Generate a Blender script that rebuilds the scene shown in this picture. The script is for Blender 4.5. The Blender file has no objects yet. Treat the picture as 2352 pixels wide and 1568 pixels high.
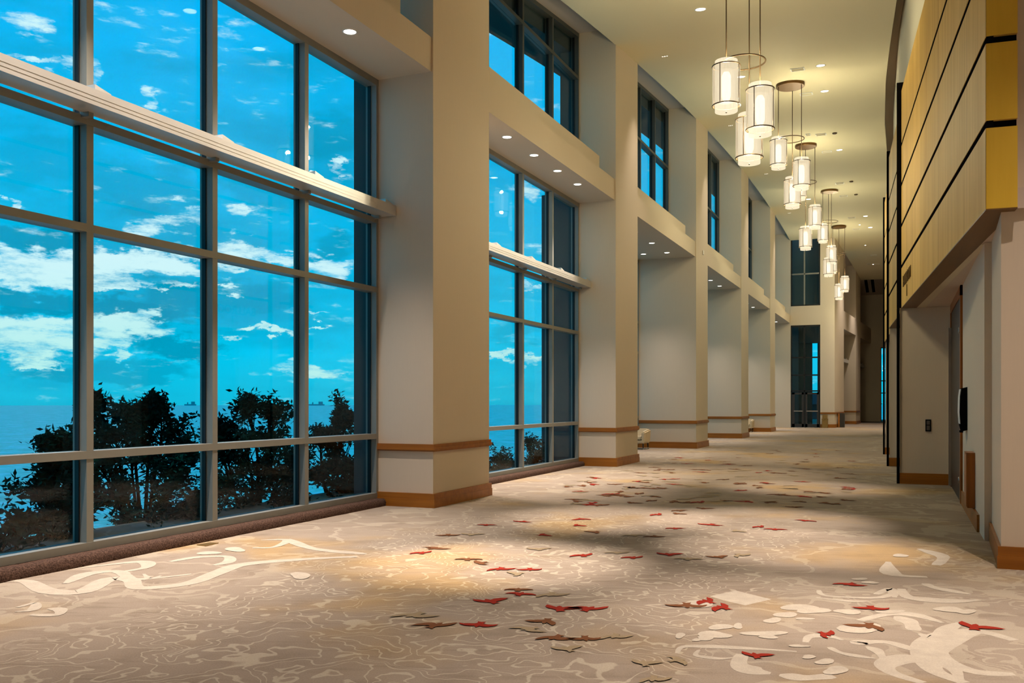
import bpy, bmesh, math, random
from mathutils import Vector, Matrix, noise as mnoise

random.seed(7)
S = bpy.context.scene
COL = S.collection

# ------------------------------------------------------------------ camera
F = 2100.0                       # focal length in pixels of the 2352 px wide frame
CX, HY = 1176.0, 923.0           # principal column, horizon row
YAW = math.atan((2073 - CX) / F)
CT, ST = math.cos(YAW), math.sin(YAW)
EYE = 1.6
cam_d = bpy.data.cameras.new('camera')
cam_d.sensor_width = 36
cam_d.lens = F / 2352 * 36
cam_d.shift_y = (HY - 784) / 2352
cam_d.clip_end = 20000
cam = bpy.data.objects.new('camera', cam_d)
COL.objects.link(cam)
cam.location = (0, 0, EYE)
cam.rotation_euler = (math.pi / 2, 0, YAW)
S.camera = cam

# ------------------------------------------------------------------ exposure
S.view_settings.view_transform = 'Standard'
S.view_settings.look = 'None'
S.view_settings.exposure = 0.0
S.view_settings.gamma = 1
S.view_settings.use_curve_mapping = False
S.cycles.use_denoising = True
S.cycles.max_bounces = 8
S.cycles.diffuse_bounces = 5
S.cycles.transparent_max_bounces = 24
S.cycles.sample_clamp_indirect = 6
S.cycles.caustics_reflective = False
S.cycles.caustics_refractive = False

DOWN_K = 5.0                     # strength of the recessed lamps
GLOW = 215.0                     # each lamp inside a pendant drum
PEND_K = 1.0                     # strength of the pendant lamps


def ray(u, v):
    """World direction through a photo pixel, one metre deep along the optical axis."""
    xc, h = (u - CX) / F, (HY - v) / F
    return Vector((xc * CT - ST, xc * ST + CT, h))


def at_z(u, v, z):
    d = ray(u, v)
    t = (z - EYE) / d.z
    return Vector((0, 0, EYE)) + d * t


def at_depth(u, v, Z):
    return Vector((0, 0, EYE)) + ray(u, v) * Z


def azel(u, v):
    d = ray(u, v)
    return math.atan2(d.x, d.y), math.atan2(d.z, math.hypot(d.x, d.y))


# ------------------------------------------------------------------ sky
world = bpy.data.worlds.new('dusk_sky')
S.world = world
world.use_nodes = True
wn, wl = world.node_tree.nodes, world.node_tree.links
wn.clear()


class NG:
    """Small helper for writing node graphs as expressions."""
    def __init__(self, tree):
        self.t = tree

    def n(self, typ, **kw):
        x = self.t.nodes.new(typ)
        for k, v in kw.items():
            setattr(x, k, v)
        return x

    def put(self, sock, val):
        if isinstance(val, bpy.types.NodeSocket):
            self.t.links.new(val, sock)
        elif val is not None:
            if sock.type == 'RGBA' and not hasattr(val, '__len__'):
                val = (val, val, val, 1)
            elif sock.type == 'RGBA' and len(val) == 3:
                val = (*val, 1)
            sock.default_value = val

    def m(self, op, a, b=None, c=None, clamp=False):
        x = self.n('ShaderNodeMath', operation=op, use_clamp=clamp)
        self.put(x.inputs[0], a)
        if b is not None:
            self.put(x.inputs[1], b)
        if c is not None:
            self.put(x.inputs[2], c)
        return x.outputs[0]

    def vm(self, op, a, b=None):
        x = self.n('ShaderNodeVectorMath', operation=op)
        self.put(x.inputs[0], a)
        if b is not None:
            self.put(x.inputs[1], b)
        return x.outputs[0]

    def xyz(self, x=0, y=0, z=0):
        c = self.n('ShaderNodeCombineXYZ')
        self.put(c.inputs[0], x); self.put(c.inputs[1], y); self.put(c.inputs[2], z)
        return c.outputs[0]

    def sep(self, v):
        s = self.n('ShaderNodeSeparateXYZ')
        self.put(s.inputs[0], v)
        return s.outputs

    def noise(self, vec, scale, detail=3, rough=.5, dist=0, out=0):
        x = self.n('ShaderNodeTexNoise')
        self.put(x.inputs['Vector'], vec)
        self.put(x.inputs['Scale'], scale)
        self.put(x.inputs['Detail'], detail)
        self.put(x.inputs['Roughness'], rough)
        self.put(x.inputs['Distortion'], dist)
        return x.outputs[out]

    def step(self, v, a, b):
        x = self.n('ShaderNodeMapRange', interpolation_type='SMOOTHSTEP')
        self.put(x.inputs[0], v); self.put(x.inputs[1], a); self.put(x.inputs[2], b)
        return x.outputs[0]

    def mix(self, f, a, b, blend='MIX'):
        x = self.n('ShaderNodeMix', data_type='RGBA', blend_type=blend)
        self.put(x.inputs[0], f); self.put(x.inputs[6], a); self.put(x.inputs[7], b)
        return x.outputs[2]

    def ramp(self, f, stops):
        x = self.n('ShaderNodeValToRGB')
        e = x.color_ramp.elements
        while len(e) < len(stops):
            e.new(.5)
        for i, (p, c) in enumerate(stops):
            e[i].position = p
            e[i].color = (*c, 1)
        self.put(x.inputs[0], f)
        return x.outputs[0]


def srgb(r, g, b):
    f = lambda c: (c / 255 / 12.92) if c <= 10 else ((c / 255 + .055) / 1.055) ** 2.4
    return (f(r), f(g), f(b))


g = NG(world.node_tree)
tc = g.n('ShaderNodeTexCoord').outputs['Generated']
wx, wy, wz = g.sep(tc)
az = g.m('ARCTAN2', wx, wy)
el = g.m('ARCTAN2', wz, g.m('SQRT', g.m('ADD', g.m('MULTIPLY', wx, wx), g.m('MULTIPLY', wy, wy))))
# cloud masses: where each bank stands in the sky (azimuth, elevation), and its half extents
BANKS = [  # photo column, row, half width, half height, weight
    (50, 612, 190, 54, 1.05), (300, 600, 170, 40, 1.05), (200, 640, 190, 20, .95), (440, 620, 60, 14, .7), (330, 742, 70, 26, .9), (400, 664, 70, 9, .7), (60, 775, 170, 48, 1.05), (265, 752, 115, 38, 1.05),
    (95, 828, 75, 11, .85), (268, 812, 26, 24, .9), (350, 522, 60, 24, .62), (425, 508, 40, 30, .6),
    (555, 572, 90, 30, .72), (640, 596, 70, 26, .8), (745, 612, 70, 30, .85), (520, 610, 60, 16, .8), (600, 756, 75, 10, .9), (725, 748, 32, 5, .8),
    (715, 848, 95, 17, .62), (515, 662, 38, 9, .7), (740, 716, 40, 4, .6), (90, 128, 70, 12, .6), (135, 150, 30, 18, .6),
    (352, 225, 30, 24, .6), (205, 175, 16, 40, .55), (22, 460, 24, 8, .6), (553, 490, 35, 22, .55), (780, 382, 32, 9, .7), (500, 150, 30, 20, .45),
    (1145, 815, 45, 9, .8), (1222, 824, 45, 14, .8), (1235, 662, 45, 10, .6), (1215, 440, 34, 24, .55),
    (-350, 650, 260, 60, .9), (1600, 780, 160, 40, .8), (40, 40, 60, 30, .45)]
pv = g.xyz(g.m('MULTIPLY', az, 9.0), g.m('MULTIPLY', el, 20.0), 0)
wob1 = g.m('SUBTRACT', g.noise(pv, 1.9, 6, .62), .5)
wob2 = g.m('SUBTRACT', g.noise(g.vm('ADD', pv, (31.7, 8.2, 4.4)), 2.3, 6, .62), .5)
azw = g.m('ADD', az, g.m('MULTIPLY', wob1, .10))
elw = g.m('ADD', el, g.m('MULTIPLY', wob2, .075))
field = None
for (bu, bv, hw, hh, wgt) in BANKS:
    a0, e0 = azel(bu, bv)
    a1, _ = azel(bu + hw, bv)
    _, e1 = azel(bu, bv - hh)
    dx = g.m('MULTIPLY', g.m('SUBTRACT', azw, a0), 1 / abs(a1 - a0))
    dy = g.m('MULTIPLY', g.m('SUBTRACT', elw, e0), 1 / abs(e1 - e0))
    r2 = g.m('ADD', g.m('MULTIPLY', dx, dx), g.m('MULTIPLY', dy, dy))
    q = g.m('MULTIPLY', g.m('SUBTRACT', 1.5, r2, clamp=True), wgt)
    field = q if field is None else g.m('MAXIMUM', field, q)
# darker cloud bodies that stand below and before the bright banks
DARKS = [(170, 700, 330, 24, .9), (420, 690, 120, 40, .7), (60, 540, 120, 26, .7), (420, 800, 110, 34, .8), (250, 860, 240, 30, .6), (90, 806, 60, 8, .9), (600, 690, 120, 40, .5), (760, 560, 60, 40, .6), (620, 420, 120, 60, .5), (330, 430, 160, 70, .5), (90, 360, 160, 80, .45), (750, 320, 90, 60, .6), (1180, 760, 80, 40, .5)]
shade_f = None
for (bu, bv, hw, hh, wgt) in DARKS:
    a0, e0 = azel(bu, bv)
    a1, _ = azel(bu + hw, bv)
    _, e1 = azel(bu, bv - hh)
    dx = g.m('MULTIPLY', g.m('SUBTRACT', azw, a0), 1 / abs(a1 - a0))
    dy = g.m('MULTIPLY', g.m('SUBTRACT', elw, e0), 1 / abs(e1 - e0))
    r2 = g.m('ADD', g.m('MULTIPLY', dx, dx), g.m('MULTIPLY', dy, dy))
    q = g.m('MULTIPLY', g.m('SUBTRACT', 1.4, r2, clamp=True), wgt)
    shade_f = q if shade_f is None else g.m('MAXIMUM', shade_f, q)
wisp = g.noise(g.xyz(g.m('MULTIPLY', az, 16), g.m('MULTIPLY', el, 60), 3.3), 1.4, 7, .66)
dens = g.m('ADD', field, g.m('MULTIPLY', g.m('SUBTRACT', wisp, .5), 3.4))
cloud = g.step(dens, .22, 1.15)
grey = g.step(g.noise(g.xyz(g.m('MULTIPLY', az, 3.2), g.m('MULTIPLY', el, 11), 9.1), 1.3, 5, .6), .42, .68)
elr = g.m('MULTIPLY', el, 1 / .5)
base = g.ramp(elr, [(0.0, srgb(20, 194, 226)), (.10, srgb(0, 204, 242)), (.35, srgb(0, 190, 236)), (.75, srgb(0, 190, 250)), (1, srgb(0, 160, 230))])
base = g.mix(g.m('MULTIPLY', grey, .6), base, srgb(0, 158, 196))
base = g.mix(g.m('MULTIPLY', g.step(shade_f, .1, .95), .85), base, srgb(0, 150, 184))
lit = g.mix(g.step(el, .02, .16), srgb(196, 246, 240), srgb(222, 252, 255))
sky = g.mix(cloud, base, lit)
bg = g.n('ShaderNodeBackground')
g.put(bg.inputs[0], sky)
bg.inputs[1].default_value = 1.0
wo = g.n('ShaderNodeOutputWorld')
world.node_tree.links.new(bg.outputs[0], wo.inputs[0])


# ------------------------------------------------------------------ materials
def mat(name):
    m = bpy.data.materials.new(name)
    m.use_nodes = True
    m.node_tree.nodes.clear()
    return m, NG(m.node_tree)


def finish(m, g, shader):
    o = g.n('ShaderNodeOutputMaterial')
    m.node_tree.links.new(shader, o.inputs[0])
    return m


def pbsdf(g, color, rough=.6, metal=0, spec=.3, normal=None):
    p = g.n('ShaderNodeBsdfPrincipled')
    g.put(p.inputs['Base Color'], color)
    g.put(p.inputs['Roughness'], rough)
    g.put(p.inputs['Metallic'], metal)
    g.put(p.inputs['Specular IOR Level'], spec)
    if normal is not None:
        g.put(p.inputs['Normal'], normal)
    return p.outputs[0]


def obj_co(g):
    return g.n('ShaderNodeTexCoord').outputs['Object']


def bump(g, h, strength=.2, dist=.01):
    b = g.n('ShaderNodeBump')
    b.inputs['Strength'].default_value = strength
    b.inputs['Distance'].default_value = dist
    g.put(b.inputs['Height'], h)
    return b.outputs[0]


def paint(name, c, weave=.05, rough=.75, spec=.2):
    m, g = mat(name)
    co = obj_co(g)
    x, y, z = g.sep(co)
    w = g.noise(g.xyz(g.m('MULTIPLY', x, 60), g.m('MULTIPLY', y, 60), g.m('MULTIPLY', z, 3)), 1.0, 2, .5)
    big = g.noise(co, .5, 2, .5)
    k = g.m('ADD', 1 - weave, g.m('ADD', g.m('MULTIPLY', w, weave), g.m('MULTIPLY', big, weave)))
    col = g.vm('MULTIPLY', c, g.xyz(k, k, k))
    return finish(m, g, pbsdf(g, col, rough, 0, spec))


def plain(name, c, rough=.5, metal=0, spec=.3):
    m, g = mat(name)
    n = g.noise(obj_co(g), 8, 2, .5)
    k = g.m('ADD', .95, g.m('MULTIPLY', n, .1))
    return finish(m, g, pbsdf(g, g.vm('MULTIPLY', c, g.xyz(k, k, k)), rough, metal, spec))


def wood(name, c1, c2, axis, scale=1.0, rough=.35, boards=0, spec=.35):
    """axis: direction of the grain."""
    m, g = mat(name)
    co = obj_co(g)
    x, y, z = g.sep(co)
    s = {'x': (.8, 14, 14), 'y': (14, .8, 14), 'z': (14, 14, .8)}[axis]
    v = g.xyz(g.m('MULTIPLY', x, s[0] * scale), g.m('MULTIPLY', y, s[1] * scale), g.m('MULTIPLY', z, s[2] * scale))
    n = g.noise(v, 1, 5, .6, .4)
    big = g.noise(co, .9, 2, .5)
    f = g.m('ADD', g.m('MULTIPLY', n, .75), g.m('MULTIPLY', big, .25))
    col = g.ramp(f, [(.3, c1), (.7, c2)])
    if boards:
        t = g.m('FRACT', g.m('MULTIPLY', y, 1 / boards))
        seam = g.m('MULTIPLY', g.m('LESS_THAN', t, .012), .55)
        ti = g.m('FLOOR', g.m('MULTIPLY', y, 1 / boards))
        wn_ = g.n('ShaderNodeTexWhiteNoise', noise_dimensions='1D')
        g.put(wn_.inputs['W'], ti)
        tone = g.m('ADD', .9, g.m('MULTIPLY', wn_.outputs[0], .2))
        col = g.vm('MULTIPLY', col, g.xyz(tone, tone, tone))
        col = g.mix(seam, col, (.08, .05, .02))
    return finish(m, g, pbsdf(g, col, rough, 0, spec))


def emit(name, c, k):
    m, g = mat(name)
    e = g.n('ShaderNodeEmission')
    g.put(e.inputs[0], c)
    e.inputs[1].default_value = k
    return finish(m, g, e.outputs[0])


M = {}
M['wall'] = paint('wall_fabric', (.61, .51, .385))
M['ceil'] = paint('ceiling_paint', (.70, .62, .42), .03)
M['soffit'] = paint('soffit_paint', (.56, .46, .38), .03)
M['dimwall'] = paint('upper_wall_paint', (.60, .53, .39), .04)
M['trimwood'] = wood('cherry_trim', srgb(128, 74, 16), srgb(168, 104, 30), 'x', .6, .38)
M['trimwood_y'] = wood('cherry_trim_long', srgb(128, 74, 16), srgb(168, 104, 30), 'y', .6, .38)
M['cabwood'] = wood('cherry_cabinet', srgb(126, 70, 18), srgb(170, 98, 30), 'z', .8, .35)
M['maple'] = wood('maple_panel', srgb(192, 148, 72), srgb(218, 176, 96), 'z', .45, .62, boards=1.22, spec=.06)
M['maple_end'] = wood('maple_edge', srgb(200, 160, 42), srgb(216, 178, 58), 'z', .4, .4)
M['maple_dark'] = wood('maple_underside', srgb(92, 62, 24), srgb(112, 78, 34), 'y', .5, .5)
def matte(name, c):
    m, g = mat(name)
    n = g.noise(obj_co(g), 8, 2, .5)
    k = g.m('ADD', .8, g.m('MULTIPLY', n, .4))
    d = g.n('ShaderNodeBsdfDiffuse')
    g.put(d.inputs[0], g.vm('MULTIPLY', c, g.xyz(k, k, k)))
    return finish(m, g, d.outputs[0])


M['black'] = matte('black_laminate', (.006, .005, .005))
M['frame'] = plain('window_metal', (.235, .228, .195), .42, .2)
M['frame_shaded'] = plain('shaded_window_metal', (.085, .09, .08), .45, .2)  # same window metal, darkened to stand for the unlit high frames
M['gasket'] = plain('black_gasket', (.012, .013, .014), .5)
M['shelfmetal'] = None
M['bronze'] = plain('bronze', (.20, .105, .035), .38, .75)
M['darkbronze'] = plain('dark_bronze', (.085, .05, .022), .4, .6)
M['white'] = plain('white_metal', (.72, .70, .66), .4)
M['greyplate'] = plain('grey_plate', (.09, .08, .07), .4)
M['darkgrey'] = plain('dark_grey', (.035, .032, .03), .5)
M['stainless'] = plain('brushed_metal', (.45, .43, .40), .3, .9)
M['doorwood'] = wood('dark_door_wood', srgb(40, 26, 12), srgb(58, 39, 19), 'z', .6, .4)
M['ship_haze'] = plain('hazed_ship', (.10, .38, .42), .8)  # distance haze mixed into the ship colour
M['brass'] = plain('brass', (.34, .22, .08), .35, .8)
M['ext'] = plain('exterior_stone', (.045, .075, .08), .8)
M['roofdark'] = plain('roof_soffit', (.02, .035, .035), .8)
M['upholstery'] = paint('cream_upholstery', (.62, .49, .31), .10, .85)
M['darkleg'] = plain('dark_wood_leg', (.03, .016, .009), .35)

m, g = mat('ribbed_aluminium')
x, y, z = g.sep(obj_co(g))
rib = g.noise(g.xyz(0, g.m('MULTIPLY', y, .4), g.m('MULTIPLY', z, 160)), 1, 2, .5)
col = g.ramp(rib, [(.35, (.58, .55, .50)), (.65, (.62, .59, .54))])
M['shelfmetal'] = finish(m, g, pbsdf(g, col, .38, .35, .4))

# window glass: thin, clear, slightly green-blue, mirrors like glass does
m, g = mat('window_glass')
tr = g.n('ShaderNodeBsdfTransparent'); g.put(tr.inputs[0], (.93, .985, 1.0))
gl = g.n('ShaderNodeBsdfGlossy'); gl.inputs['Roughness'].default_value = .0
g.put(gl.inputs[0], (1, 1, 1))
geo = g.n('ShaderNodeNewGeometry')
dt = g.n('ShaderNodeVectorMath', operation='DOT_PRODUCT')
g.put(dt.inputs[0], geo.outputs['Incoming']); g.put(dt.inputs[1], geo.outputs['Normal'])
ca = g.m('SUBTRACT', 1.0, g.m('ABSOLUTE', dt.outputs['Value']), clamp=True)
fre = g.m('ADD', .016, g.m('MULTIPLY', .30, g.m('POWER', ca, 5.0)))      # reflectance of one coated glass face
mx = g.n('ShaderNodeMixShader')
g.put(mx.inputs[0], fre)
m.node_tree.links.new(tr.outputs[0], mx.inputs[1])
m.node_tree.links.new(gl.outputs[0], mx.inputs[2])
M['glass'] = finish(m, g, mx.outputs[0])

# lamp shade: sheer fabric, lit from inside
def sheer(name, c, k, open_):
    m, g = mat(name)
    e = g.n('ShaderNodeEmission')
    co = obj_co(g)
    x, y, z = g.sep(co)
    w = g.noise(g.xyz(g.m('MULTIPLY', x, 30), g.m('MULTIPLY', y, 30), g.m('MULTIPLY', z, 5)), 1, 3, .5)
    kk = g.m('ADD', .86, g.m('MULTIPLY', w, .28))
    g.put(e.inputs[0], g.vm('MULTIPLY', c, g.xyz(kk, kk, kk)))
    e.inputs[1].default_value = k
    t = g.n('ShaderNodeBsdfTransparent')
    mx = g.n('ShaderNodeMixShader')
    mx.inputs[0].default_value = open_
    m.node_tree.links.new(e.outputs[0], mx.inputs[1])
    m.node_tree.links.new(t.outputs[0], mx.inputs[2])
    return finish(m, g, mx.outputs[0])


M['shade'] = sheer('sheer_shade', (1.0, .82, .54), .74 * PEND_K, .34)
M['drum'] = sheer('inner_drum', (1.0, .86, .60), 1.2 * PEND_K, .5)
M['added_sleeve'] = sheer('glow_sleeve', (1.0, .87, .62), 1.5 * PEND_K, .6)
M['bulb'] = emit('lamp_bulb', (1.0, .88, .66), 10.0 * PEND_K)
M['lens'] = emit('lamp_lens', (1.0, .93, .82), 11.0)
M['lens_dim'] = emit('lamp_lens_small', (1.0, .92, .80), 2.0)

# carpet ----------------------------------------------------------------
m, g = mat('carpet')
co = obj_co(g)
x, y, z = g.sep(co)
p2 = g.xyz(x, y, 0)
low = g.noise(p2, .28, 2, .5)
gold = g.step(g.noise(g.vm('ADD', p2, (17.3, 5.1, 0)), .42, 3, .55), .50, .70)
mott = g.noise(p2, 2.2, 4, .6)
basec = g.mix(low, srgb(150, 133, 117), srgb(166, 150, 132))
basec = g.mix(g.m('MULTIPLY', gold, .6), basec, srgb(178, 142, 84))
basec = g.mix(g.m('MULTIPLY', g.step(mott, .45, .75), .35), basec, srgb(116, 98, 80))
diag = g.noise(g.xyz(g.m('MULTIPLY', g.m('ADD', x, g.m('MULTIPLY', y, .35)), 1.1), g.m('MULTIPLY', g.m('SUBTRACT', y, g.m('MULTIPLY', x, .35)), 7.5), 0), 1, 4, .6)
basec = g.mix(g.m('MULTIPLY', g.step(diag, .52, .72), .3), basec, srgb(112, 94, 78))
fib = g.noise(p2, 90, 2, .6)
kf = g.m('ADD', .62, g.m('MULTIPLY', fib, .40))
# fine wandering lines in the middle of the hall
warp = g.vm('MULTIPLY', g.vm('SUBTRACT', g.noise(p2, 2.0, 2.5, .55, 0, 1), (.5, .5, .5)), (1.0, 1.0, 0))
pw = g.vm('ADD', p2, warp)
nA = g.noise(pw, 1.25, 1.5, .5)
fr_ = g.m('FRACT', g.m('MULTIPLY', nA, 15.0))
dist = g.m('ABSOLUTE', g.m('SUBTRACT', fr_, .5))
line = g.m('SUBTRACT', 1, g.step(dist, .05, .11))
# broad ribbons and pebbles along both sides
nB = g.noise(g.vm('ADD', pw, (9.4, 2.2, 0)), .55, .8, .5)
frB = g.m('FRACT', g.m('MULTIPLY', nB, 7.0))
ribbon = g.step(g.m('ABSOLUTE', g.m('SUBTRACT', frB, .5)), .40, .43)
nR = g.noise(pw, .9, .5, .5)
frR = g.m('FRACT', g.m('MULTIPLY', nR, 16.0))
rings = g.m('MULTIPLY', g.step(g.m('ABSOLUTE', g.m('SUBTRACT', frR, .5)), .33, .38), g.step(nB, .52, .56))
broad = g.m('MAXIMUM', ribbon, rings)
# where each drawing lies: ribbons by the windows and along the right-hand wall
side = g.m('ADD', x, g.m('MULTIPLY', g.m('SUBTRACT', low, .5), 2.6))
left_side = g.m('SUBTRACT', 1, g.step(side, -5.6, -5.2))
right_side = g.step(side, -1.35, -1.05)
sides = g.m('MAXIMUM', left_side, right_side)
plainz = g.step(g.m('ADD', y, g.m('MULTIPLY', g.m('SUBTRACT', mott, .5), 4)), 10.5, 14.0)
mid = g.m('MULTIPLY', g.m('SUBTRACT', 1, sides), g.m('SUBTRACT', 1, g.m('MULTIPLY', plainz, .85)))
draw = g.m('MAXIMUM', g.m('MULTIPLY', line, g.m('MULTIPLY', mid, .5)), g.m('MULTIPLY', broad, g.m('MULTIPLY', sides, .28)))
lines_c = g.mix(g.m('MULTIPLY', gold, .5), srgb(206, 192, 168), srgb(212, 190, 140))
cc = g.mix(draw, basec, lines_c)
cc = g.vm('MULTIPLY', cc, g.xyz(kf, kf, kf))
M['carpet'] = finish(m, g, pbsdf(g, cc, .95, 0, .05, bump(g, fib, .25, .004)))


def carpet_ink(name, c):
    m, g = mat(name)
    co = obj_co(g)
    f = g.noise(co, 90, 2, .6)
    n = g.noise(co, 9, 3, .6)
    k = g.m('ADD', .62, g.m('ADD', g.m('MULTIPLY', f, .4), g.m('MULTIPLY', n, .4)))
    return finish(m, g, pbsdf(g, g.vm('MULTIPLY', c, g.xyz(k, k, k)), .95, 0, .05, bump(g, f, .25, .004)))


M['ink_red'] = carpet_ink('carpet_red_yarn', srgb(132, 40, 28))
M['ink_brown'] = carpet_ink('carpet_brown_yarn', srgb(104, 66, 42))
M['ink_olive'] = carpet_ink('carpet_olive_yarn', srgb(138, 120, 94))
M['ink_pale'] = carpet_ink('carpet_pale_yarn', srgb(174, 161, 144))

m, g = mat('carpet_kerb')
co = obj_co(g)
f = g.noise(co, 60, 3, .7)
c = g.ramp(f, [(.3, srgb(46, 33, 27)), (.7, srgb(106, 82, 70))])
M['kerb'] = finish(m, g, pbsdf(g, c, 1, 0, .05, bump(g, f, .8, .02)))

m, g = mat('sea_water')
co = obj_co(g)
x, y, z = g.sep(co)
w1 = g.noise(g.xyz(x, y, 0), .16, 5, .65)
w2 = g.noise(g.xyz(x, y, 0), .9, 3, .6)
c = g.ramp(g.m('ADD', g.m('MULTIPLY', w1, .6), g.m('MULTIPLY', w2, .4)), [(.40, (.0, .60, .46)), (.50, (.01, .86, .66)), (.58, (.70, 1.0, 1.0))])  # pale ripple glints are painted into the base colour
M['sea'] = finish(m, g, pbsdf(g, c, .3, 0, .3, bump(g, g.m('ADD', g.m('MULTIPLY', w1, 1.4), g.m('MULTIPLY', w2, .5)), 1.0, .5)))

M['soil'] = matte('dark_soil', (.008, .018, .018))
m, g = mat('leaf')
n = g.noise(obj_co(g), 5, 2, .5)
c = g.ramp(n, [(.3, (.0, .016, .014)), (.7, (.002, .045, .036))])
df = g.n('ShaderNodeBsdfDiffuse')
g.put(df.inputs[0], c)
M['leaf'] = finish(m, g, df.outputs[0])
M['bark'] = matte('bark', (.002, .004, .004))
M['signpaint'] = matte('brown_letters', (.13, .08, .035))


# ------------------------------------------------------------------ mesh helpers
class MB:
    """Collects faces; build() links them as ONE mesh object."""
    def __init__(self):
        self.bm = bmesh.new()

    def face(self, pts, mi=0):
        f = self.bm.faces.new([self.bm.verts.new(p) for p in pts])
        f.material_index = mi
        return f

    def hexa(self, b, t, mi=0):
        """b, t: four bottom and four top points in the same order."""
        vb = [self.bm.verts.new(p) for p in b]
        vt = [self.bm.verts.new(p) for p in t]
        fs = [self.bm.faces.new(vb[::-1]), self.bm.faces.new(vt)]
        n = len(b)
        for i in range(n):
            j = (i + 1) % n
            fs.append(self.bm.faces.new((vb[i], vb[j], vt[j], vt[i])))
        for f in fs:
            f.material_index = mi
        return self

    def box(self, x0, x1, y0, y1, z0, z1, mi=0):
        x0, x1 = sorted((x0, x1)); y0, y1 = sorted((y0, y1)); z0, z1 = sorted((z0, z1))
        q = [(x0, y0), (x1, y0), (x1, y1), (x0, y1)]
        return self.hexa([(a, b, z0) for a, b in q], [(a, b, z1) for a, b in q], mi)

    def prism(self, poly, z0, z1, mi=0):
        """poly: plan outline; z0/z1 numbers or functions of (x, y)."""
        f0 = z0 if callable(z0) else (lambda x, y: z0)
        f1 = z1 if callable(z1) else (lambda x, y: z1)
        a = sum(poly[i][0] * poly[(i + 1) % len(poly)][1] - poly[(i + 1) % len(poly)][0] * poly[i][1] for i in range(len(poly)))
        if a < 0:
            poly = poly[::-1]
        return self.hexa([(x, y, f0(x, y)) for x, y in poly], [(x, y, f1(x, y)) for x, y in poly], mi)

    def strip(self, p, q, off, z0, z1, mi=0):
        """Upright board from plan point p to q, thickness off to the right-hand side of p->q."""
        d = Vector((q[0] - p[0], q[1] - p[1])).normalized()
        nrm = Vector((d.y, -d.x)) * off
        return self.prism([p, q, (q[0] + nrm.x, q[1] + nrm.y), (p[0] + nrm.x, p[1] + nrm.y)], z0, z1, mi)

    def ring(self, c, r, z, n=24, axis=None):
        return [self.bm.verts.new((c[0] + r * math.cos(2 * math.pi * i / n), c[1] + r * math.sin(2 * math.pi * i / n), z)) for i in range(n)]

    def lathe(self, c, prof, n=24, mi=0, cap0=True, cap1=True):
        """prof: (radius, z) pairs, from bottom to top."""
        rs = [self.ring(c, r, z, n) for r, z in prof]
        for a, b in zip(rs, rs[1:]):
            for i in range(n):
                j = (i + 1) % n
                f = self.bm.faces.new((a[i], a[j], b[j], b[i])); f.material_index = mi; f.smooth = True
        if cap0:
            f = self.bm.faces.new(rs[0][::-1]); f.material_index = mi
        if cap1:
            f = self.bm.faces.new(rs[-1]); f.material_index = mi
        return self

    def tube(self, a, b, r, n=8, mi=0, r2=None):
        a, b = Vector(a), Vector(b)
        d = (b - a).normalized()
        u = d.orthogonal().normalized(); w = d.cross(u)
        r2 = r if r2 is None else r2
        A = [self.bm.verts.new(a + (u * math.cos(t) + w * math.sin(t)) * r) for t in [2 * math.pi * i / n for i in range(n)]]
        B = [self.bm.verts.new(b + (u * math.cos(t) + w * math.sin(t)) * r2) for t in [2 * math.pi * i / n for i in range(n)]]
        for i in range(n):
            j = (i + 1) % n
            f = self.bm.faces.new((A[i], A[j], B[j], B[i])); f.material_index = mi; f.smooth = True
        self.bm.faces.new(A[::-1]).material_index = mi
        self.bm.faces.new(B).material_index = mi
        return self

    def torus(self, c, R, r, n=48, k=8, mi=0):
        rows = []
        for i in range(n):
            t = 2 * math.pi * i / n
            rows.append([self.bm.verts.new((c[0] + (R + r * math.cos(s)) * math.cos(t), c[1] + (R + r * math.cos(s)) * math.sin(t), c[2] + r * math.sin(s)))
                         for s in [2 * math.pi * j / k for j in range(k)]])
        for i in range(n):
            a, b = rows[i], rows[(i + 1) % n]
            for j in range(k):
                f = self.bm.faces.new((a[j], b[j], b[(j + 1) % k], a[(j + 1) % k])); f.material_index = mi; f.smooth = True
        return self

    def build(self, name, mats, parent=None, bevel=0, up=False):
        if up:
            self.bm.normal_update()
            bmesh.ops.reverse_faces(self.bm, faces=[f for f in self.bm.faces if f.normal.z < 0])
        else:
            bmesh.ops.recalc_face_normals(self.bm, faces=self.bm.faces)
        if bevel:
            bmesh.ops.bevel(self.bm, geom=list(self.bm.edges), offset=bevel, segments=2, affect='EDGES', clamp_overlap=True)
        me = bpy.data.meshes.new(name)
        self.bm.to_mesh(me)
        self.bm.free()
        for mm in (mats if isinstance(mats, (list, tuple)) else [mats]):
            me.materials.append(M[mm] if isinstance(mm, str) else mm)
        o = bpy.data.objects.new(name, me)
        COL.objects.link(o)
        if parent:
            o.parent = parent
            o.matrix_parent_inverse = Matrix.Translation(-parent.location)
        return o


def tag(o, label, cat, group=None, kind=None):
    o['label'] = label
    o['category'] = cat
    if group:
        o['group'] = group
    if kind:
        o['kind'] = kind
    return o


def structure(o, label=None, cat=None):
    o['kind'] = 'structure'
    if label:
        o['label'] = label
    if cat:
        o['category'] = cat
    return o


def thing(name, label, cat, loc=(0, 0, 0), group=None):
    o = bpy.data.objects.new(name, None)
    o.empty_display_size = .1
    o.location = loc
    COL.objects.link(o)
    return tag(o, label, cat, group)


# ------------------------------------------------------------------ dimensions of the hall
P, W = 9.58, 2.03
D, DW, DEEP = 6.53, 7.49, 8.75
T = [2.67 + P * k for k in range(7)]            # near face of each column along the hall
SOF, FAS = 6.60, 7.12                           # underside and top of the bulkheads


def C(y):                                       # vaulted ceiling, rises away from the camera
    k = max((y - 2.67) / P, -.1)
    return EYE + 10.45 - .19 * (4.9 - k) ** 2


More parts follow.
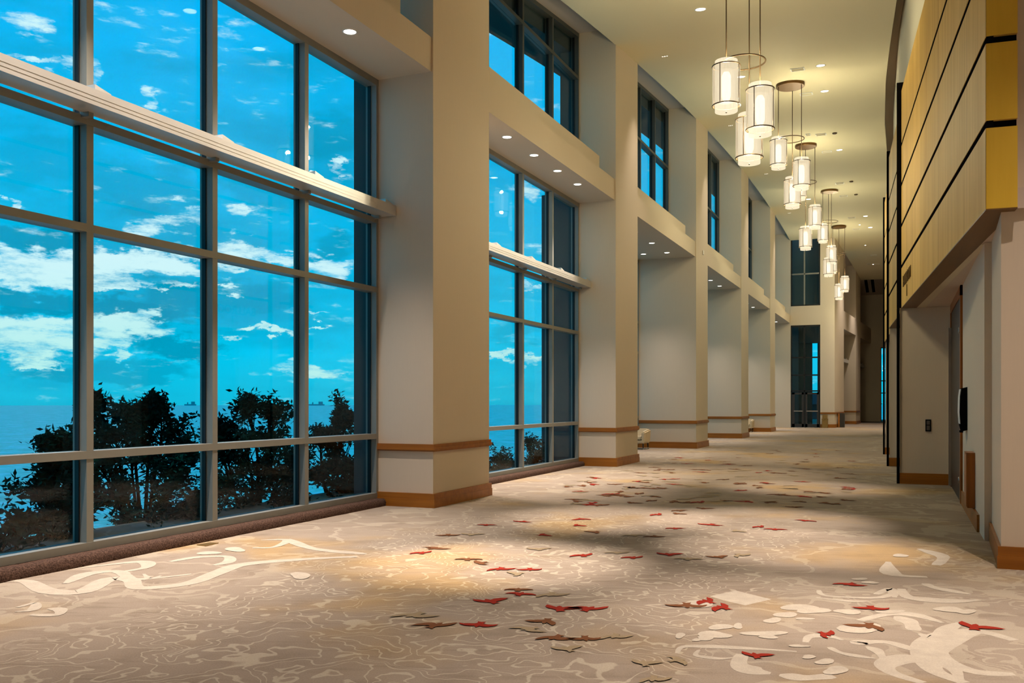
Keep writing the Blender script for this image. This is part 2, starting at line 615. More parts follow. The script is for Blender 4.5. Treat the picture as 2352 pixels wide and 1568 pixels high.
def SC(y):                                      # the higher soffit over the upper windows
    return C(y) + .42


def lerp_list(pts, y):
    if y <= pts[0][0]:
        return pts[0][1]
    for (a, u), (b, v) in zip(pts, pts[1:]):
        if y <= b:
            return u + (v - u) * (y - a) / (b - a)
    return pts[-1][1]


REDGE = [(-8, 1.7), (8, .75), (15, .30), (22, -.124), (25.7, -.30), (29.5, -.462), (35.7, -.593), (42, -.59), (75, -.50)]
RWALL = [(-8, 2.2), (8, 1.25), (12, .66), (19.5, .16), (22.9, .055), (26, -.085), (30.5, -.19), (35, -.295), (45, -.38), (86, -.40)]


def on_ceiling(u, v):
    d = ray(u, v)
    lo, hi = 8.0, 90.0
    for _ in range(60):
        t = (lo + hi) / 2
        p = Vector((0, 0, EYE)) + d * t
        if p.z < C(p.y):
            lo = t
        else:
            hi = t
    return Vector((0, 0, EYE)) + d * lo


# ------------------------------------------------------------------ floor with its woven drawing
fb = MB()
fb.face([(-9.4, -8, 0), (3.2, -8, 0), (3.2, 90, 0), (-9.4, 90, 0)])
BIRD = [  # outline of a flying bird, beak towards +y
    [(0, .20), (.03, .15), (.04, .10), (.11, .13), (.21, .12), (.31, .06), (.36, -.03), (.27, .0), (.18, -.03), (.09, -.04), (.05, -.08), (.075, -.20), (0, -.165), (-.075, -.20), (-.05, -.08), (-.09, -.04), (-.16, -.02), (-.24, -.03), (-.32, -.09), (-.29, .03), (-.20, .12), (-.10, .14), (-.04, .10), (-.03, .15)],
    [(0, .19), (.035, .14), (.045, .09), (.09, .15), (.14, .25), (.19, .33), (.22, .22), (.19, .08), (.12, -.01), (.06, -.06), (.06, -.12), (.09, -.21), (.0, -.175), (-.07, -.20), (-.05, -.10), (-.07, -.06), (-.14, -.09), (-.24, -.15), (-.33, -.22), (-.30, -.08), (-.21, .06), (-.11, .12), (-.045, .09), (-.035, .14)],
    [(0, .20), (.035, .15), (.045, .10), (.13, .15), (.25, .15), (.38, .10), (.29, .03), (.16, -.03), (.08, -.05), (.055, -.08), (.10, -.18), (.02, -.155), (-.05, -.21), (-.045, -.08), (-.09, -.03), (-.18, .05), (-.22, .16), (-.19, .28), (-.11, .19), (-.045, .11), (-.035, .15)]]


def stamp(u, v, size, rot, shape, mi, lift):
    c = at_z(u, v, 0)
    cr, sr = math.cos(rot), math.sin(rot)
    pts = [(c.x + (px * cr - py * sr) * size, c.y + (px * sr + py * cr) * size, lift) for px, py in BIRD[shape]]
    bm2 = fb.bm
    vs = [bm2.verts.new(p) for p in pts]
    f = bm2.faces.new(vs); f.material_index = mi
    bmesh.ops.triangulate(bm2, faces=[f])


RED = [(970, 1270), (1127, 1382), (1195, 1365), (1100, 1435), (1285, 1399), (1352, 1399), (1340, 1276), (1217, 1308), (1148, 1307), (1117, 1206), (1245, 1229), (1535, 1274),
       (1455, 1281), (1625, 1382), (1660, 1396), (1632, 1205), (1550, 1214), (1780, 1216), (1850, 1196), (1950, 1342), (2002, 1397), (1895, 1457), (1735, 1507), (2238, 1441), (1510, 1182), (1335, 1192), (1745, 1210), (1325, 1207), (1200, 1198)]
BROWN = [(1578, 1391), (1997, 1438), (1345, 1467), (1275, 1465), (1000, 1437), (1255, 1427), (1190, 1355), (1368, 1222), (1075, 1285), (1105, 1293), (1030, 1229), (1000, 1260), (1560, 1173), (1555, 1180), (1615, 1168), (1380, 1160), (1450, 1155), (1650, 1280), (1500, 1232), (1825, 1165), (1665, 1150), (1840, 1152)]
OLIVE = [(1265, 1366), (952, 1413), (1215, 1445), (1302, 1492), (1412, 1462), (1555, 1518), (1480, 1525), (1700, 1275), (1580, 1284), (1190, 1318), (1080, 1228), (1235, 1262), (1420, 1270), (1455, 1230), (1690, 1220), (1500, 1560)]
random.seed(21)
for lst, mi in ((RED, 1), (BROWN, 2), (OLIVE, 3)):
    for (u, v) in lst:
        stamp(u, v, random.uniform(.38, .52) * (.8 if v > 1450 else 1), random.uniform(-.9, .9) + (math.pi if random.random() < .4 else 0), random.randrange(3), mi, .0062 + mi * .0002)
for i in range(170):                            # the flock thins out down the hall
    v = 1010 + 150 * random.random() ** .8
    c = at_z(0, v, 0)
    u = random.uniform(1440, 1960) if v < 1090 else random.uniform(1300, 1960)
    p = at_z(u, v, 0)
    if -6.2 < p.x < -.6:
        stamp(u, v, random.uniform(.42, .6), random.uniform(0, 6.28), random.randrange(3), random.choice((2, 2, 2, 3, 3, 1)), .0060)


LIFT = [.0008]


def ribbon(pts, w0, mi=4):
    """A pale woven stroke along photo points; w0 = widths in metres."""
    LIFT[0] += .00006
    lift = LIFT[0]
    ps = [at_z(u, v, 0) for u, v in pts]
    out = []
    n = len(ps)
    for i in range(n - 1):                      # smooth the stroke
        p0, p1, p2, p3 = ps[max(i - 1, 0)], ps[i], ps[i + 1], ps[min(i + 2, n - 1)]
        for s in range(6):
            t = s / 6
            out.append(.5 * ((2 * p1) + (p2 - p0) * t + (2 * p0 - 5 * p1 + 4 * p2 - p3) * t * t + (3 * p1 - p0 - 3 * p2 + p3) * t ** 3))
    out.append(ps[-1])
    L = len(out)
    prev = None
    for i, p in enumerate(out):
        t = (out[min(i + 1, L - 1)] - out[max(i - 1, 0)])
        t = Vector((t.x, t.y)).normalized()
        s = i / (L - 1)
        w = w0 * (.25 + 1.0 * math.sin(math.pi * min(max(s, .04), .96)) ** .6) * (1 + .25 * math.sin(9 * s + pts[0][0])) * .5
        a = fb.bm.verts.new((p.x - t.y * w, p.y + t.x * w, lift))
        b = fb.bm.verts.new((p.x + t.y * w, p.y - t.x * w, lift))
        if prev:
            f = fb.bm.faces.new((prev[0], prev[1], b, a)); f.material_index = mi
        prev = (a, b)


def pebble(u, v, hw, hh):
    LIFT[0] += .00006
    lift = LIFT[0]
    n = 16
    pts = []
    for i in range(n):
        t = 2 * math.pi * i / n
        k = 1 + .18 * math.sin(2 * t + u) + .1 * math.sin(3 * t + v)
        pts.append(at_z(u + hw * k * math.cos(t), v + hh * k * math.sin(t), 0) + Vector((0, 0, lift)))
    fb.face([tuple(p) for p in pts], 4)


STROKES = [
    ([(2215, 1568), (2140, 1535), (2135, 1490), (2185, 1460), (2250, 1450), (2330, 1470)], .17),
    ([(2205, 1430), (2170, 1450), (2160, 1500), (2230, 1540), (2330, 1548)], .10),
    ([(2120, 1568), (2050, 1545), (2035, 1525), (2090, 1512), (2180, 1530), (2205, 1560)], .12),
    ([(1705, 1502), (1698, 1525), (1730, 1540), (1770, 1546)], .12), ([(1790, 1550), (1850, 1556), (1915, 1552)], .10),
    ([(1740, 1488), (1800, 1500), (1830, 1510), (1900, 1540), (1930, 1550)], .0001),
    ([(1555, 1500), (1570, 1485), (1640, 1485), (1740, 1490), (1830, 1496)], .055), ([(1605, 1493), (1600, 1505), (1650, 1512), (1685, 1510)], .04),
    ([(1985, 1480), (1975, 1475), (2040, 1475), (2105, 1495)], .09), ([(1990, 1484), (2015, 1495), (2035, 1520)], .06),
    ([(1905, 1486), (1935, 1500), (2010, 1512)], .05), ([(1850, 1475), (1860, 1462), (1900, 1460), (1935, 1470)], .07),
    ([(1975, 1425), (2040, 1410), (2100, 1412), (2165, 1430)], .10), ([(2060, 1415), (2090, 1430), (2100, 1448)], .11),
    ([(2110, 1455), (2150, 1462), (2200, 1436)], .07),
    ([(1880, 1355), (1900, 1368), (2020, 1372), (2060, 1355)], .05), ([(1875, 1372), (1950, 1380), (1995, 1380)], .05), ([(2012, 1365), (2045, 1352), (2055, 1372)], .07),
    ([(2070, 1352), (2090, 1372), (2180, 1380), (2250, 1378)], .12), ([(2125, 1340), (2150, 1350), (2230, 1365)], .09), ([(2040, 1290), (2050, 1318), (2130, 1325)], .12),
    ([(2110, 1260), (2165, 1278), (2150, 1298)], .12),
    ([(0, 1335), (60, 1335), (110, 1357), (190, 1358), (250, 1330), (300, 1332), (320, 1350), (430, 1340), (500, 1315), (560, 1296), (700, 1284), (820, 1278)], .15),
    ([(150, 1340), (200, 1318), (270, 1312), (290, 1325)], .12), ([(300, 1320), (310, 1330), (380, 1325), (440, 1318)], .07), ([(330, 1318), (345, 1328), (370, 1322)], .05),
    ([(490, 1298), (525, 1290), (520, 1278), (450, 1280), (390, 1290)], .10), ([(580, 1258), (630, 1256), (660, 1240), (600, 1240)], .08), ([(660, 1238), (720, 1260), (840, 1272)], .12),
    ([(180, 1305), (320, 1290), (335, 1303), (260, 1316)], .10), ([(40, 1395), (80, 1385), (75, 1400), (35, 1405)], .06), ([(70, 1412), (130, 1412), (138, 1400), (110, 1398)], .08)]
for pts, w in STROKES:
    if w > .001:
        ribbon(pts, w)
for a in [(2135, 1480, 45, 5), (2255, 1478, 60, 4), (2160, 1500, 55, 4)]:
    pass
for (u, v, hw, hh) in [(1836, 1395, 38, 8), (1868, 1402, 34, 8), (1805, 1412, 24, 7), (1848, 1421, 20, 3), (1775, 1425, 20, 6), (1948, 1405, 30, 6), (2045, 1405, 32, 4), (1975, 1443, 44, 13), (1998, 1478, 0.1, .1),
                       (1655, 1440, 26, 7), (1695, 1438, 12, 6), (1640, 1458, 38, 8), (1755, 1455, 48, 6), (1765, 1463, 24, 4), (1620, 1466, 20, 5), (1600, 1470, 12, 3), (1562, 1460, 12, 6),
                       (1920, 1540, 30, 9), (1895, 1520, 24, 6), (1858, 1509, 18, 4), (1835, 1484, 24, 3), (1600, 1388, 46, 8), (2180, 1400, 36, 6), (2220, 1405, 20, 6), (690, 1322, 26, 7), (540, 1262, 24, 5), (480, 1270, 26, 4), (1975, 1330, 16, 3), (1998, 1338, 20, 3), (2068, 1276, 16, 4)]:
    if hw > 1:
        pebble(u, v, hw, hh)
fb.face([tuple(at_z(*q, 0) + Vector((0, 0, .0009))) for q in [(1630, 1369), (1690, 1356), (1772, 1376), (1712, 1390), (1668, 1380)]], 4)
floor = fb.build('floor', ['carpet', 'ink_red', 'ink_brown', 'ink_olive', 'ink_pale'], up=True)
structure(floor, 'beige carpet with pale wandering lines and red and brown birds', 'carpet')

# ------------------------------------------------------------------ ceiling
cb, sb = MB(), MB()
ys = [-8 + i * 1.0 for i in range(85)]
YEND = 74.0
ys = [y for y in ys if y < YEND] + [YEND]


def ledge_left(y):
    """Left edge of the hall ceiling: the column line, then the corner column and the slanted far wall."""
    if y < T[6] + .001:
        return -D - .02
    return -3.9 + .0714 * (y - T[6])


yy = sorted(set(ys + [T[6]]))
for a, b in zip(yy, yy[1:]):
    la, lb = (ledge_left(a + .01), ledge_left(b - .01))
    ra, rb = lerp_list(REDGE, a), lerp_list(REDGE, b)
    cb.hexa([(la, a, C(a)), (ra, a, C(a)), (rb, b, C(b)), (lb, b, C(b))], [(la, a, C(a) + .10), (ra, a, C(a) + .10), (rb, b, C(b) + .10), (lb, b, C(b) + .10)])
bmesh.ops.remove_doubles(cb.bm, verts=list(cb.bm.verts), dist=.0005)
ceil = structure(cb.build('ceiling', 'ceil'), 'pale vaulted hall ceiling with lamps and vents', 'ceiling')
yy2 = sorted(set([-8 + i * 1.0 for i in range(93)] + [T[6]]))
for a, b in zip(yy2, yy2[1:]):
    if a < T[6]:
        sb.hexa([(-DW - .25, a, SC(a)), (3.4 if a < 40 else .5, a, SC(a)), (3.4 if a < 40 else .5, b, SC(b)), (-DW - .25, b, SC(b))],
                [(-DW - .25, a, SC(a) + .15), (3.4 if a < 40 else .5, a, SC(a) + .15), (3.4 if a < 40 else .5, b, SC(b) + .15), (-DW - .25, b, SC(b) + .15)])
    else:
        sb.hexa([(-5.2, a, SC(a)), (.5, a, SC(a)), (.5, b, SC(b)), (-5.2, b, SC(b))], [(-5.2, a, SC(a) + .15), (.5, a, SC(a) + .15), (.5, b, SC(b) + .15), (-5.2, b, SC(b) + .15)])
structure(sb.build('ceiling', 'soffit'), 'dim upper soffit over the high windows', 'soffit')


# dark slot grilles in the upper soffit
def slot_grille(x, y0, y1, w, label):
    b = MB()
    n = 6
    for i in range(n):
        a, c = y0 + (y1 - y0) * i / n, y0 + (y1 - y0) * (i + 1) / n
        b.hexa([(x - w / 2, a, SC(a) - .02), (x + w / 2, a, SC(a) - .02), (x + w / 2, c, SC(c) - .02), (x - w / 2, c, SC(c) - .02)],
               [(x - w / 2, a, SC(a) + .02), (x + w / 2, a, SC(a) + .02), (x + w / 2, c, SC(c) + .02), (x - w / 2, c, SC(c) + .02)])
    tag(b.build('slot_vent', 'black'), label, 'vent', 'long dark slot vents in the soffits')


slot_grille(-6.86, T[1] + W + .5, T[2] - 1.15, .22, 'long black slot vent in the soffit over the second window')
slot_grille(-2.62, 68, 80, .22, 'left one of two parallel black slot vents at the far hall end')
slot_grille(-2.15, 68.6, 80, .22, 'right one of two parallel black slot vents at the far hall end')

# ------------------------------------------------------------------ columns, bulkheads, bays
ORD = ['nearest', 'first', 'second', 'third', 'fourth', 'fifth', 'sixth']
COLLAB = ['square beige column at the left before the first window', 'large square beige column after the first big window', 'square beige column between the second window and the first seating alcove',
          'square beige column after the first alcove, small sensor on its face', 'square beige column, fourth from the front, between two alcoves', 'square beige column, farthest of the row before the glazed end door']
for k in range(6):
    y0, y1 = T[k], T[k] + W
    back = -DW if k < 2 else -DEEP
    c = thing('column', COLLAB[k], 'column', (-D - .5, y0 + W / 2, 0), 'square columns along the window side')
    b = MB()
    if k < 2:
        b.prism([(-D, y0), (-D, y1), (-DW - .2, y1), (-DW - .2, y0)], 0, lambda x, y: SC(y))
    elif k == 2:
        b.prism([(-D, y0), (-D, y1), (-DEEP, y1), (-DEEP, y0 + .95), (-DW - .2, y0 + .95), (-DW - .2, y0)], 0, FAS)
        b.prism([(-D, y0), (-D, y1), (-DW - .2, y1), (-DW - .2, y0)], FAS, lambda x, y: SC(y))
    else:
        b.prism([(-D, y0), (-D, y1), (-DEEP, y1), (-DEEP, y0)], 0, FAS)
        b.prism([(-D, y0), (-D, y1), (-DW - .2, y1), (-DW - .2, y0)], FAS, lambda x, y: SC(y))
    b.build('shaft', 'wall', c)
    for nm, z0, z1, o in (('chair_rail', .85, .96, .03), ('baseboard', 0, .213, .036)):
        b = MB()
        bk_n, bk_f = (-DW if k < 3 else -DEEP), (-DW if k < 2 else -DEEP)
        if nm == 'chair_rail':      # bull-nosed rail in two steps
            b.box(-D - .001, -D + o, y0 - o, y1 + o, z0, z1)
            b.box(bk_n, -D, y0 - o, y0 + .001, z0, z1)
            b.box(bk_f, -D, y1 - .001, y1 + o, z0, z1)
            b.box(-D, -D + o + .012, y0 - o - .012, y1 + o + .012, z0 + .02, z0 + .062)
            b.box(bk_n, -D, y0 - o - .012, y0, z0 + .02, z0 + .062)
        else:
            b.box(-D - .001, -D + o, y0 - o, y1 + o, z0, z1)
            b.box(bk_n, -D, y0 - o, y0 + .001, z0, z1)
            b.box(bk_f, -D, y1 - .001, y1 + o, z0, z1)
            b.box(-D, -D + o + .008, y0 - o - .008, y1 + o + .008, z0, z0 + .125)
            b.box(bk_n, -D, y0 - o - .008, y0, z0, z0 + .125)
        b.build(nm, 'trimwood', c)

# small sensor on the third column's hall face
p = None
d = ray(1614, 580); t = -D / d.x
p = Vector((0, 0, EYE)) + d * t
tag(MB().box(-D, -D + .04, p.y - .05, p.y + .05, p.z - .08, p.z + .08).build('wall_sensor', 'white', None, .01), 'small white sensor box high on the column after the first alcove', 'sensor')

for b_ in range(6):
    y0, y1 = T[b_] + W, T[b_ + 1]
    deep = b_ >= 2
    back = -DEEP if deep else -DW - .2
    b = MB().box(-D - .03, back, y0, y1, SOF, FAS)
    b.box(-6.78, -6.90, y0 + .55, y1 - .55, FAS, 7.58)
    if not deep:
        pass
    structure(b.build('wall_left', 'soffit' if False else 'wall'), 'beige bulkhead and ledge over %s' % ['the first window', 'the second window', 'the first alcove', 'the second alcove', 'the third alcove', 'the fourth alcove'][b_], 'bulkhead')

# mullion lattice with its glass
def lattice(xin, y0, y1, z0, ztop, pitch, zs, name, label, glass_off=.12, face=.085, metal='frame'):
    """Window in a plane of constant x (room side at xin). ztop: number or function of y."""
    ft = ztop if callable(ztop) else (lambda y: ztop)
    w = thing(name, label, 'window', (xin, (y0 + y1) / 2, z0))
    w['kind'] = 'structure'
    xb = xin - .19
    fr = MB()
    fr.prism([(xin, y0), (xin, y0 + .06), (xb, y0 + .06), (xb, y0)], z0, lambda x, y: ft(y))
    fr.prism([(xin, y1 - .06), (xin, y1), (xb, y1), (xb, y1 - .06)], z0, lambda x, y: ft(y))
    fr.box(xin + .005, xb, y0, y1, z0, z0 + .08)
    n = max(1, int((y1 - y0) / 1.5)) if callable(ztop) else 1
    for i in range(n):
        a, c = y0 + (y1 - y0) * i / n, y0 + (y1 - y0) * (i + 1) / n
        fr.prism([(xin + .004, a), (xin + .004, c), (xb, c), (xb, a)], lambda x, y: ft(y) - .10, lambda x, y: ft(y))
    fr.build('frame', metal, w)
    e = y1
    edges = []
    while e - pitch > y0 + .25:
        e -= pitch
        edges.append(e)
    for e in edges:
        m_ = MB()
        m_.prism([(xin - .001, e - face), (xin - .001, e), (xb, e), (xb, e - face)], z0 + .08, lambda x, y: ft(y) - .10)
        m_.build('mullion', metal, w)
    for zz in zs:
        if zz + .1 < min(ft(y0), ft(y1)):
            MB().box(xin + .003, xb, y0 + .06, y1 - .06, zz, zz + .08).build('transom', metal, w)
    # black gaskets seen beside every pane
    gk = MB()
    for e in [y1 - .06] + [e - face for e in edges]:
        gk.prism([(xin - glass_off + .025, e - .014), (xin - glass_off + .025, e), (xin - glass_off - .03, e), (xin - glass_off - .03, e - .014)], z0 + .08, lambda x, y: ft(y) - .10)
    gk.build('gasket', 'gasket', w)
    ges = sorted([y0 + .06] + [e for e in edges] + [y1 - .06])
    levels = [z0 + .08] + [z for z in zs if z + .1 < min(ft(y0), ft(y1))] + [None]
    xg = xin - glass_off
    for a, c in zip(ges, ges[1:]):
        c2 = c - (face if c in edges else 0)
        for zi in range(len(levels) - 1):
            lo = levels[zi] + (.08 if zi else 0)
            hi = levels[zi + 1]
            q = MB()
            if hi is None:
                q.prism([(xg, a), (xg, c2), (xg - .012, c2), (xg - .012, a)], lo, lambda x, y: ft(y) - .10)
            else:
                q.box(xg, xg - .012, a, c2, lo, hi)
            q.build('pane', 'glass', w)
    return w


ROWS = [1.03, 3.30, 4.37]
lattice(-DW, T[0] + W, T[1], .115, SOF, 1.813, ROWS, 'window_1', 'largest grey-framed window at left looking out to sea')
lattice(-DW, T[1] + W, T[2], .115, SOF, 1.813, ROWS, 'window_2', 'tall grey-framed window between the two front columns')
for b_ in range(2, 6):
    lattice(-DEEP + .2, T[b_] + W, T[b_ + 1], .115, SOF, 1.813, ROWS, 'window_%d' % (b_ + 1), 'window at the back of the %s seating alcove' % ORD[b_ - 1])
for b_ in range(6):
    lattice(-DW, T[b_] + W, T[b_ + 1], FAS, SC, 1.813, [9.70], 'window_%d' % (b_ + 7), 'high dark window above %s' % ['the first big window', 'the second big window', 'the first alcove', 'the second alcove', 'the third alcove', 'the fourth alcove'][b_], metal='frame_shaded')

# light shelves in front of the two lower windows
for b_, lab in ((0, 'long white ribbed light shelf across the first big window'), (1, 'white ribbed light shelf across the second window')):
    y0, y1 = T[b_] + W + .01, T[b_ + 1] - .01
    s = thing('light_shelf', lab, 'light shelf', (-7.3, (y0 + y1) / 2, 4.47), 'white shelves across the big windows')
    b = MB().box(-7.17, -7.46, y0, y1, 4.465, 4.59)
    b.prism([(-7.17, y0), (-7.17, y1), (-7.19, y1), (-7.19, y0)], 4.59, 4.62)
    b.box(-7.1688, -7.17, y0, y1, 4.51, 4.518)
    b.box(-7.1688, -7.17, y0, y1, 4.55, 4.556)
    b.build('beam', 'shelfmetal', s)
    e = y1
    for n in range(5):
        yb = y1 - .12 - 1.813 * n
        if yb > y0 + .3 or n == 0:
            q = MB()
            q.prism([(-7.22, yb - .10), (-7.22, yb + .10), (-7.42, yb + .10), (-7.42, yb - .10)], 4.59, lambda x, y: 4.69 if abs(y - yb + .10) < .01 else 4.65)
            q.build('bracket', 'shelfmetal', s)
            MB().box(-7.38, -7.50, yb - .03, yb + .03, 4.42, 4.475).build('clip', 'frame', s)

# carpeted kerb under the two windows
for b_, nm in ((0, 'trim_1'), (1, 'trim_2')):
    y0, y1 = T[b_] + W, T[b_ + 1] - .01
    bm_ = MB()
    n = 60
    rings = []
    for i in range(n + 1):
        y = y0 + (y1 - y0) * i / n
        j = .012 * mnoise.noise(Vector((y * 3.1, b_ * 7, 0)))
        prof = [(-7.33 + j, .0), (-7.325 + j, .06), (-7.345 + j, .098 + j * .6), (-7.37, .112 + j * .6), (-7.60, .112)]
        rings.append([bm_.bm.verts.new((px, y, pz)) for px, pz in prof])
    for a, c in zip(rings, rings[1:]):
        for i in range(4):
            f = bm_.bm.faces.new((a[i], c[i], c[i + 1], a[i + 1])); f.smooth = True
    structure(bm_.build(nm, 'kerb'), 'brown carpeted kerb under %s' % ('the first big window' if b_ == 0 else 'the second window'), 'kerb')

# wall behind the camera and outside faces
q = MB().box(-DW - .2, -DW - .5, -8, T[0], 0, 9.2)
q.box(-D, -DW - .3, -8.2, T[0] - 4, 0, 9.2)
structure(q.build('wall_left', 'wall'))
structure(MB().box(-9.4, 3.2, -8.3, -8, 0, 9.5).build('wall_back', 'wall'))
q = MB().box(3.2, 3.4, -8.3, 12, 0, 12)
q.box(2.8, 3.3, 9.9, 12, 0, 12)
structure(q.build('wall_right', 'wall'), 'side wall right of the camera', 'wall')
ex = MB()
ex.box(-DW - .21, -7.95, T[1] + .02, T[1] + W - .05, -1, 9.3)
structure(ex.build('wall_exterior', 'ext'), 'outside stone pier seen through the first window', 'pier')
ex = MB()
ex.box(-DW - .21, -8.3, T[2] + .02, T[2] + .9, -1, FAS)
ex.box(-DW - .21, -8.0, T[2] + .02, T[2] + W - .05, FAS, 11.2)
ex.box(-DEEP, -DEEP - .12, T[2] + .95, T[2] + W, -1, FAS)
structure(ex.build('wall_exterior', 'ext'), 'outside stone pier seen through the second window', 'pier')
ro = MB()
yo = [T[0] + i * 1.2 for i in range(48)]
for a, c in zip(yo, yo[1:]):
    if c < T[6] + 1:
        ro.hexa([(-7.72, a, C(a)), (-7.72, c, C(c)), (-8.8, c, C(c)), (-8.8, a, C(a))], [(-7.72, a, C(a) + .9), (-7.72, c, C(c) + .9), (-8.8, c, C(c) + .9), (-8.8, a, C(a) + .9)])
structure(ro.build('roof_overhang', 'roofdark'), 'dark roof overhang outside the high windows', 'roof')

# ------------------------------------------------------------------ glazed end wall with the exit door
YE = T[6]
GX0, GX1 = -D + .02, -4.73
ew = MB()
ew.box(-DEEP - .1, -D + .02, YE, YE + .4, 0, SOF)
ew.box(-DW - .2, -D + .02, YE, YE + .4, SOF, SC(YE))
ew.box(-D, GX1, YE - .02, YE + .4, 6.44, 7.65)
structure(ew.build('wall_far', 'wall'), 'beige end wall beside and above the glazed door', 'wall')
cc_ = thing('column', 'wide beige corner column right of the glazed end door', 'column', (-4.3, YE + 1, 0))
WDIR = Vector((.0714, 1)).normalized()


def w2(y, off=0.0):
    """Point of the slanted far wall at distance y along the hall, off = metres behind its face."""
    return (-3.88 + .0714 * (y - YE) - off, y + off * .0714)


b = MB()
b.prism([(GX1, YE - .03), (-3.88, YE - .03), w2(64.4), w2(64.4, 1.1), (GX1, YE + 1.0)], 0, lambda x, y: SC(y))
b.build('shaft', 'wall', cc_)
for nm, z0, z1, o in (('chair_rail', .85, .96, .03), ('baseboard', 0, .213, .036)):
    b = MB()
    b.box(GX1, -3.88 + o, YE - .03 - o, YE - .03, z0, z1)
    b.strip((-3.88, YE - .03 - o), w2(64.4), o, z0, z1)
    b.build(nm, 'trimwood', cc_)

gw = thing('window_13', 'glazed end wall of blue-green panes above the exit door', 'window', (-5.6, YE + .1, 0))
gw['kind'] = 'structure'
fr = MB()
for xa in (GX0, GX1 - .08):
    fr.box(xa, xa + .08, YE + .02, YE + .16, 0, 6.44)
fr.box(GX0, GX1, YE + .02, YE + .16, 6.34, 6.44)
fr.build('frame', 'gasket', gw)
MB().box(-5.72, -5.64, YE + .02, YE + .16, 0, 6.4).build('mullion', 'gasket', gw)
for zz in (2.25, 3.25, 4.36):
    MB().box(GX0, GX1, YE + .02, YE + .15, zz, zz + .09).build('transom', 'gasket', gw)
for a, c in ((GX0 + .08, -5.72), (-5.64, GX1 - .08)):
    for z0, z1 in ((2.34, 3.25), (3.34, 4.36), (4.45, 6.34)):
        MB().box(a, c, YE + .08, YE + .092, z0, z1).build('pane', 'glass', gw)
gu = thing('window_14', 'high green-dark window over the glazed end door', 'window', (-5.6, YE + .1, 7.65))
gu['kind'] = 'structure'
fr = MB()
for xa in (GX0, GX1 - .08):
    fr.box(xa, xa + .08, YE + .02, YE + .16, 7.65, SC(YE))
fr.box(GX0, GX1, YE + .02, YE + .16, 7.65, 7.73)
fr.build('frame', 'gasket', gu)
MB().box(-5.72, -5.64, YE + .02, YE + .16, 7.65, SC(YE)).build('mullion', 'frame', gu)
MB().box(GX0, GX1, YE + .02, YE + .15, 9.62, 9.71).build('transom', 'frame', gu)
for a, c in ((GX0 + .08, -5.72), (-5.64, GX1 - .08)):
    for z0, z1 in ((7.73, 9.62), (9.71, SC(YE))):
        MB().box(a, c, YE + .08, YE + .092, z0, z1).build('pane', 'glass', gu)

dr = thing('door_1', 'glass exit door with push bar at the far end', 'door', (-5.2, YE + .1, 0))
dr['kind'] = 'structure'
fr = MB()
fr.box(-5.62, -5.50, YE, YE + .10, .02, 2.2)
fr.box(GX1 - .20, GX1 - .08, YE, YE + .10, .02, 2.2)
fr.box(-5.62, GX1 - .08, YE, YE + .10, 2.08, 2.2)
fr.box(-5.62, GX1 - .08, YE, YE + .10, .02, .22)
fr.build('door_frame', 'darkgrey', dr)
MB().box(-5.50, GX1 - .20, YE + .05, YE + .062, .22, 2.08).build('pane', 'glass', dr)
MB().box(-5.55, GX1 - .14, YE - .08, YE - .03, 1.0, 1.06).build('push_bar', 'stainless', dr)
dr = thing('door_2', 'left dark-edged leaf of the glazed end doors', 'door', (-6.1, YE + .1, 0))
dr['kind'] = 'structure'
fr = MB()
fr.box(GX0 + .08, GX0 + .24, YE, YE + .10, .02, 2.2)
fr.box(-5.84, -5.72, YE, YE + .10, .02, 2.2)
fr.box(GX0 + .08, -5.72, YE, YE + .10, 2.08, 2.2)
fr.box(GX0 + .08, -5.72, YE, YE + .10, .02, .22)
fr.build('door_frame', 'darkgrey', dr)
MB().box(GX0 + .24, -5.84, YE + .05, YE + .062, .22, 2.08).build('pane', 'glass', dr)
MB().box(GX0 + .2, -5.78, YE - .08, YE - .03, 1.0, 1.06).build('push_bar', 'stainless', dr)
# outside the end door: pale side wall and porch
pb = MB()
pb.box(-8.9, -5.5, YE + 3.2, YE + 3.5, -.2, 6.5)
pb.box(-6.7, -6.3, YE + 2.6, YE + 3.2, -.2, 6.5)
pb.box(-8.9, -4.95, YE + 3.0, YE + 3.6, 5.5, 7.5)
pb.box(-8.9, -4.95, YE + 1.6, YE + 3.6, 7.5, 13)
structure(pb.build('wall_exterior', 'ext'), 'stone porch outside the glazed end door', 'porch')
structure(MB().box(-14, -3, YE + .4, YE + 12, -.25, -.02).build('terrace_floor', 'ext'), 'stone terrace outside the end door', 'terrace')
hb = thing('pavilion', 'dark hip-roofed pavilion outside beyond the glazed end door', 'building', (-10, YE + 34, 0))
MB().prism([(-10, YE + 30), (-2.6, YE + 30), (-2.6, YE + 36), (-10, YE + 36)], -1, 1.5).build('wall', 'ext', hb)
rb = MB()
vs = [rb.bm.verts.new(p) for p in [(-11, YE + 29, 1.4), (-1.8, YE + 29, 1.4), (-1.8, YE + 37, 1.4), (-11, YE + 37, 1.4), (-5, YE + 33, 3.3), (-4, YE + 33, 3.3)]]
for f in ((0, 1, 5, 4), (1, 2, 5), (2, 3, 4, 5), (3, 0, 4), (3, 2, 1, 0)):
    rb.bm.faces.new([vs[i] for i in f])
rb.build('roof', 'roofdark', hb)

q = MB()  # added blocker that keeps sky light out of the far windows
q.prism([w2(66.5, 1.6), w2(88, 1.6), w2(88, 2.0), w2(66.5, 2.0)], -1, 14)
structure(q.build('wall_exterior', 'ext'), 'added dark wall blocking sky light behind the far windows', 'wall')
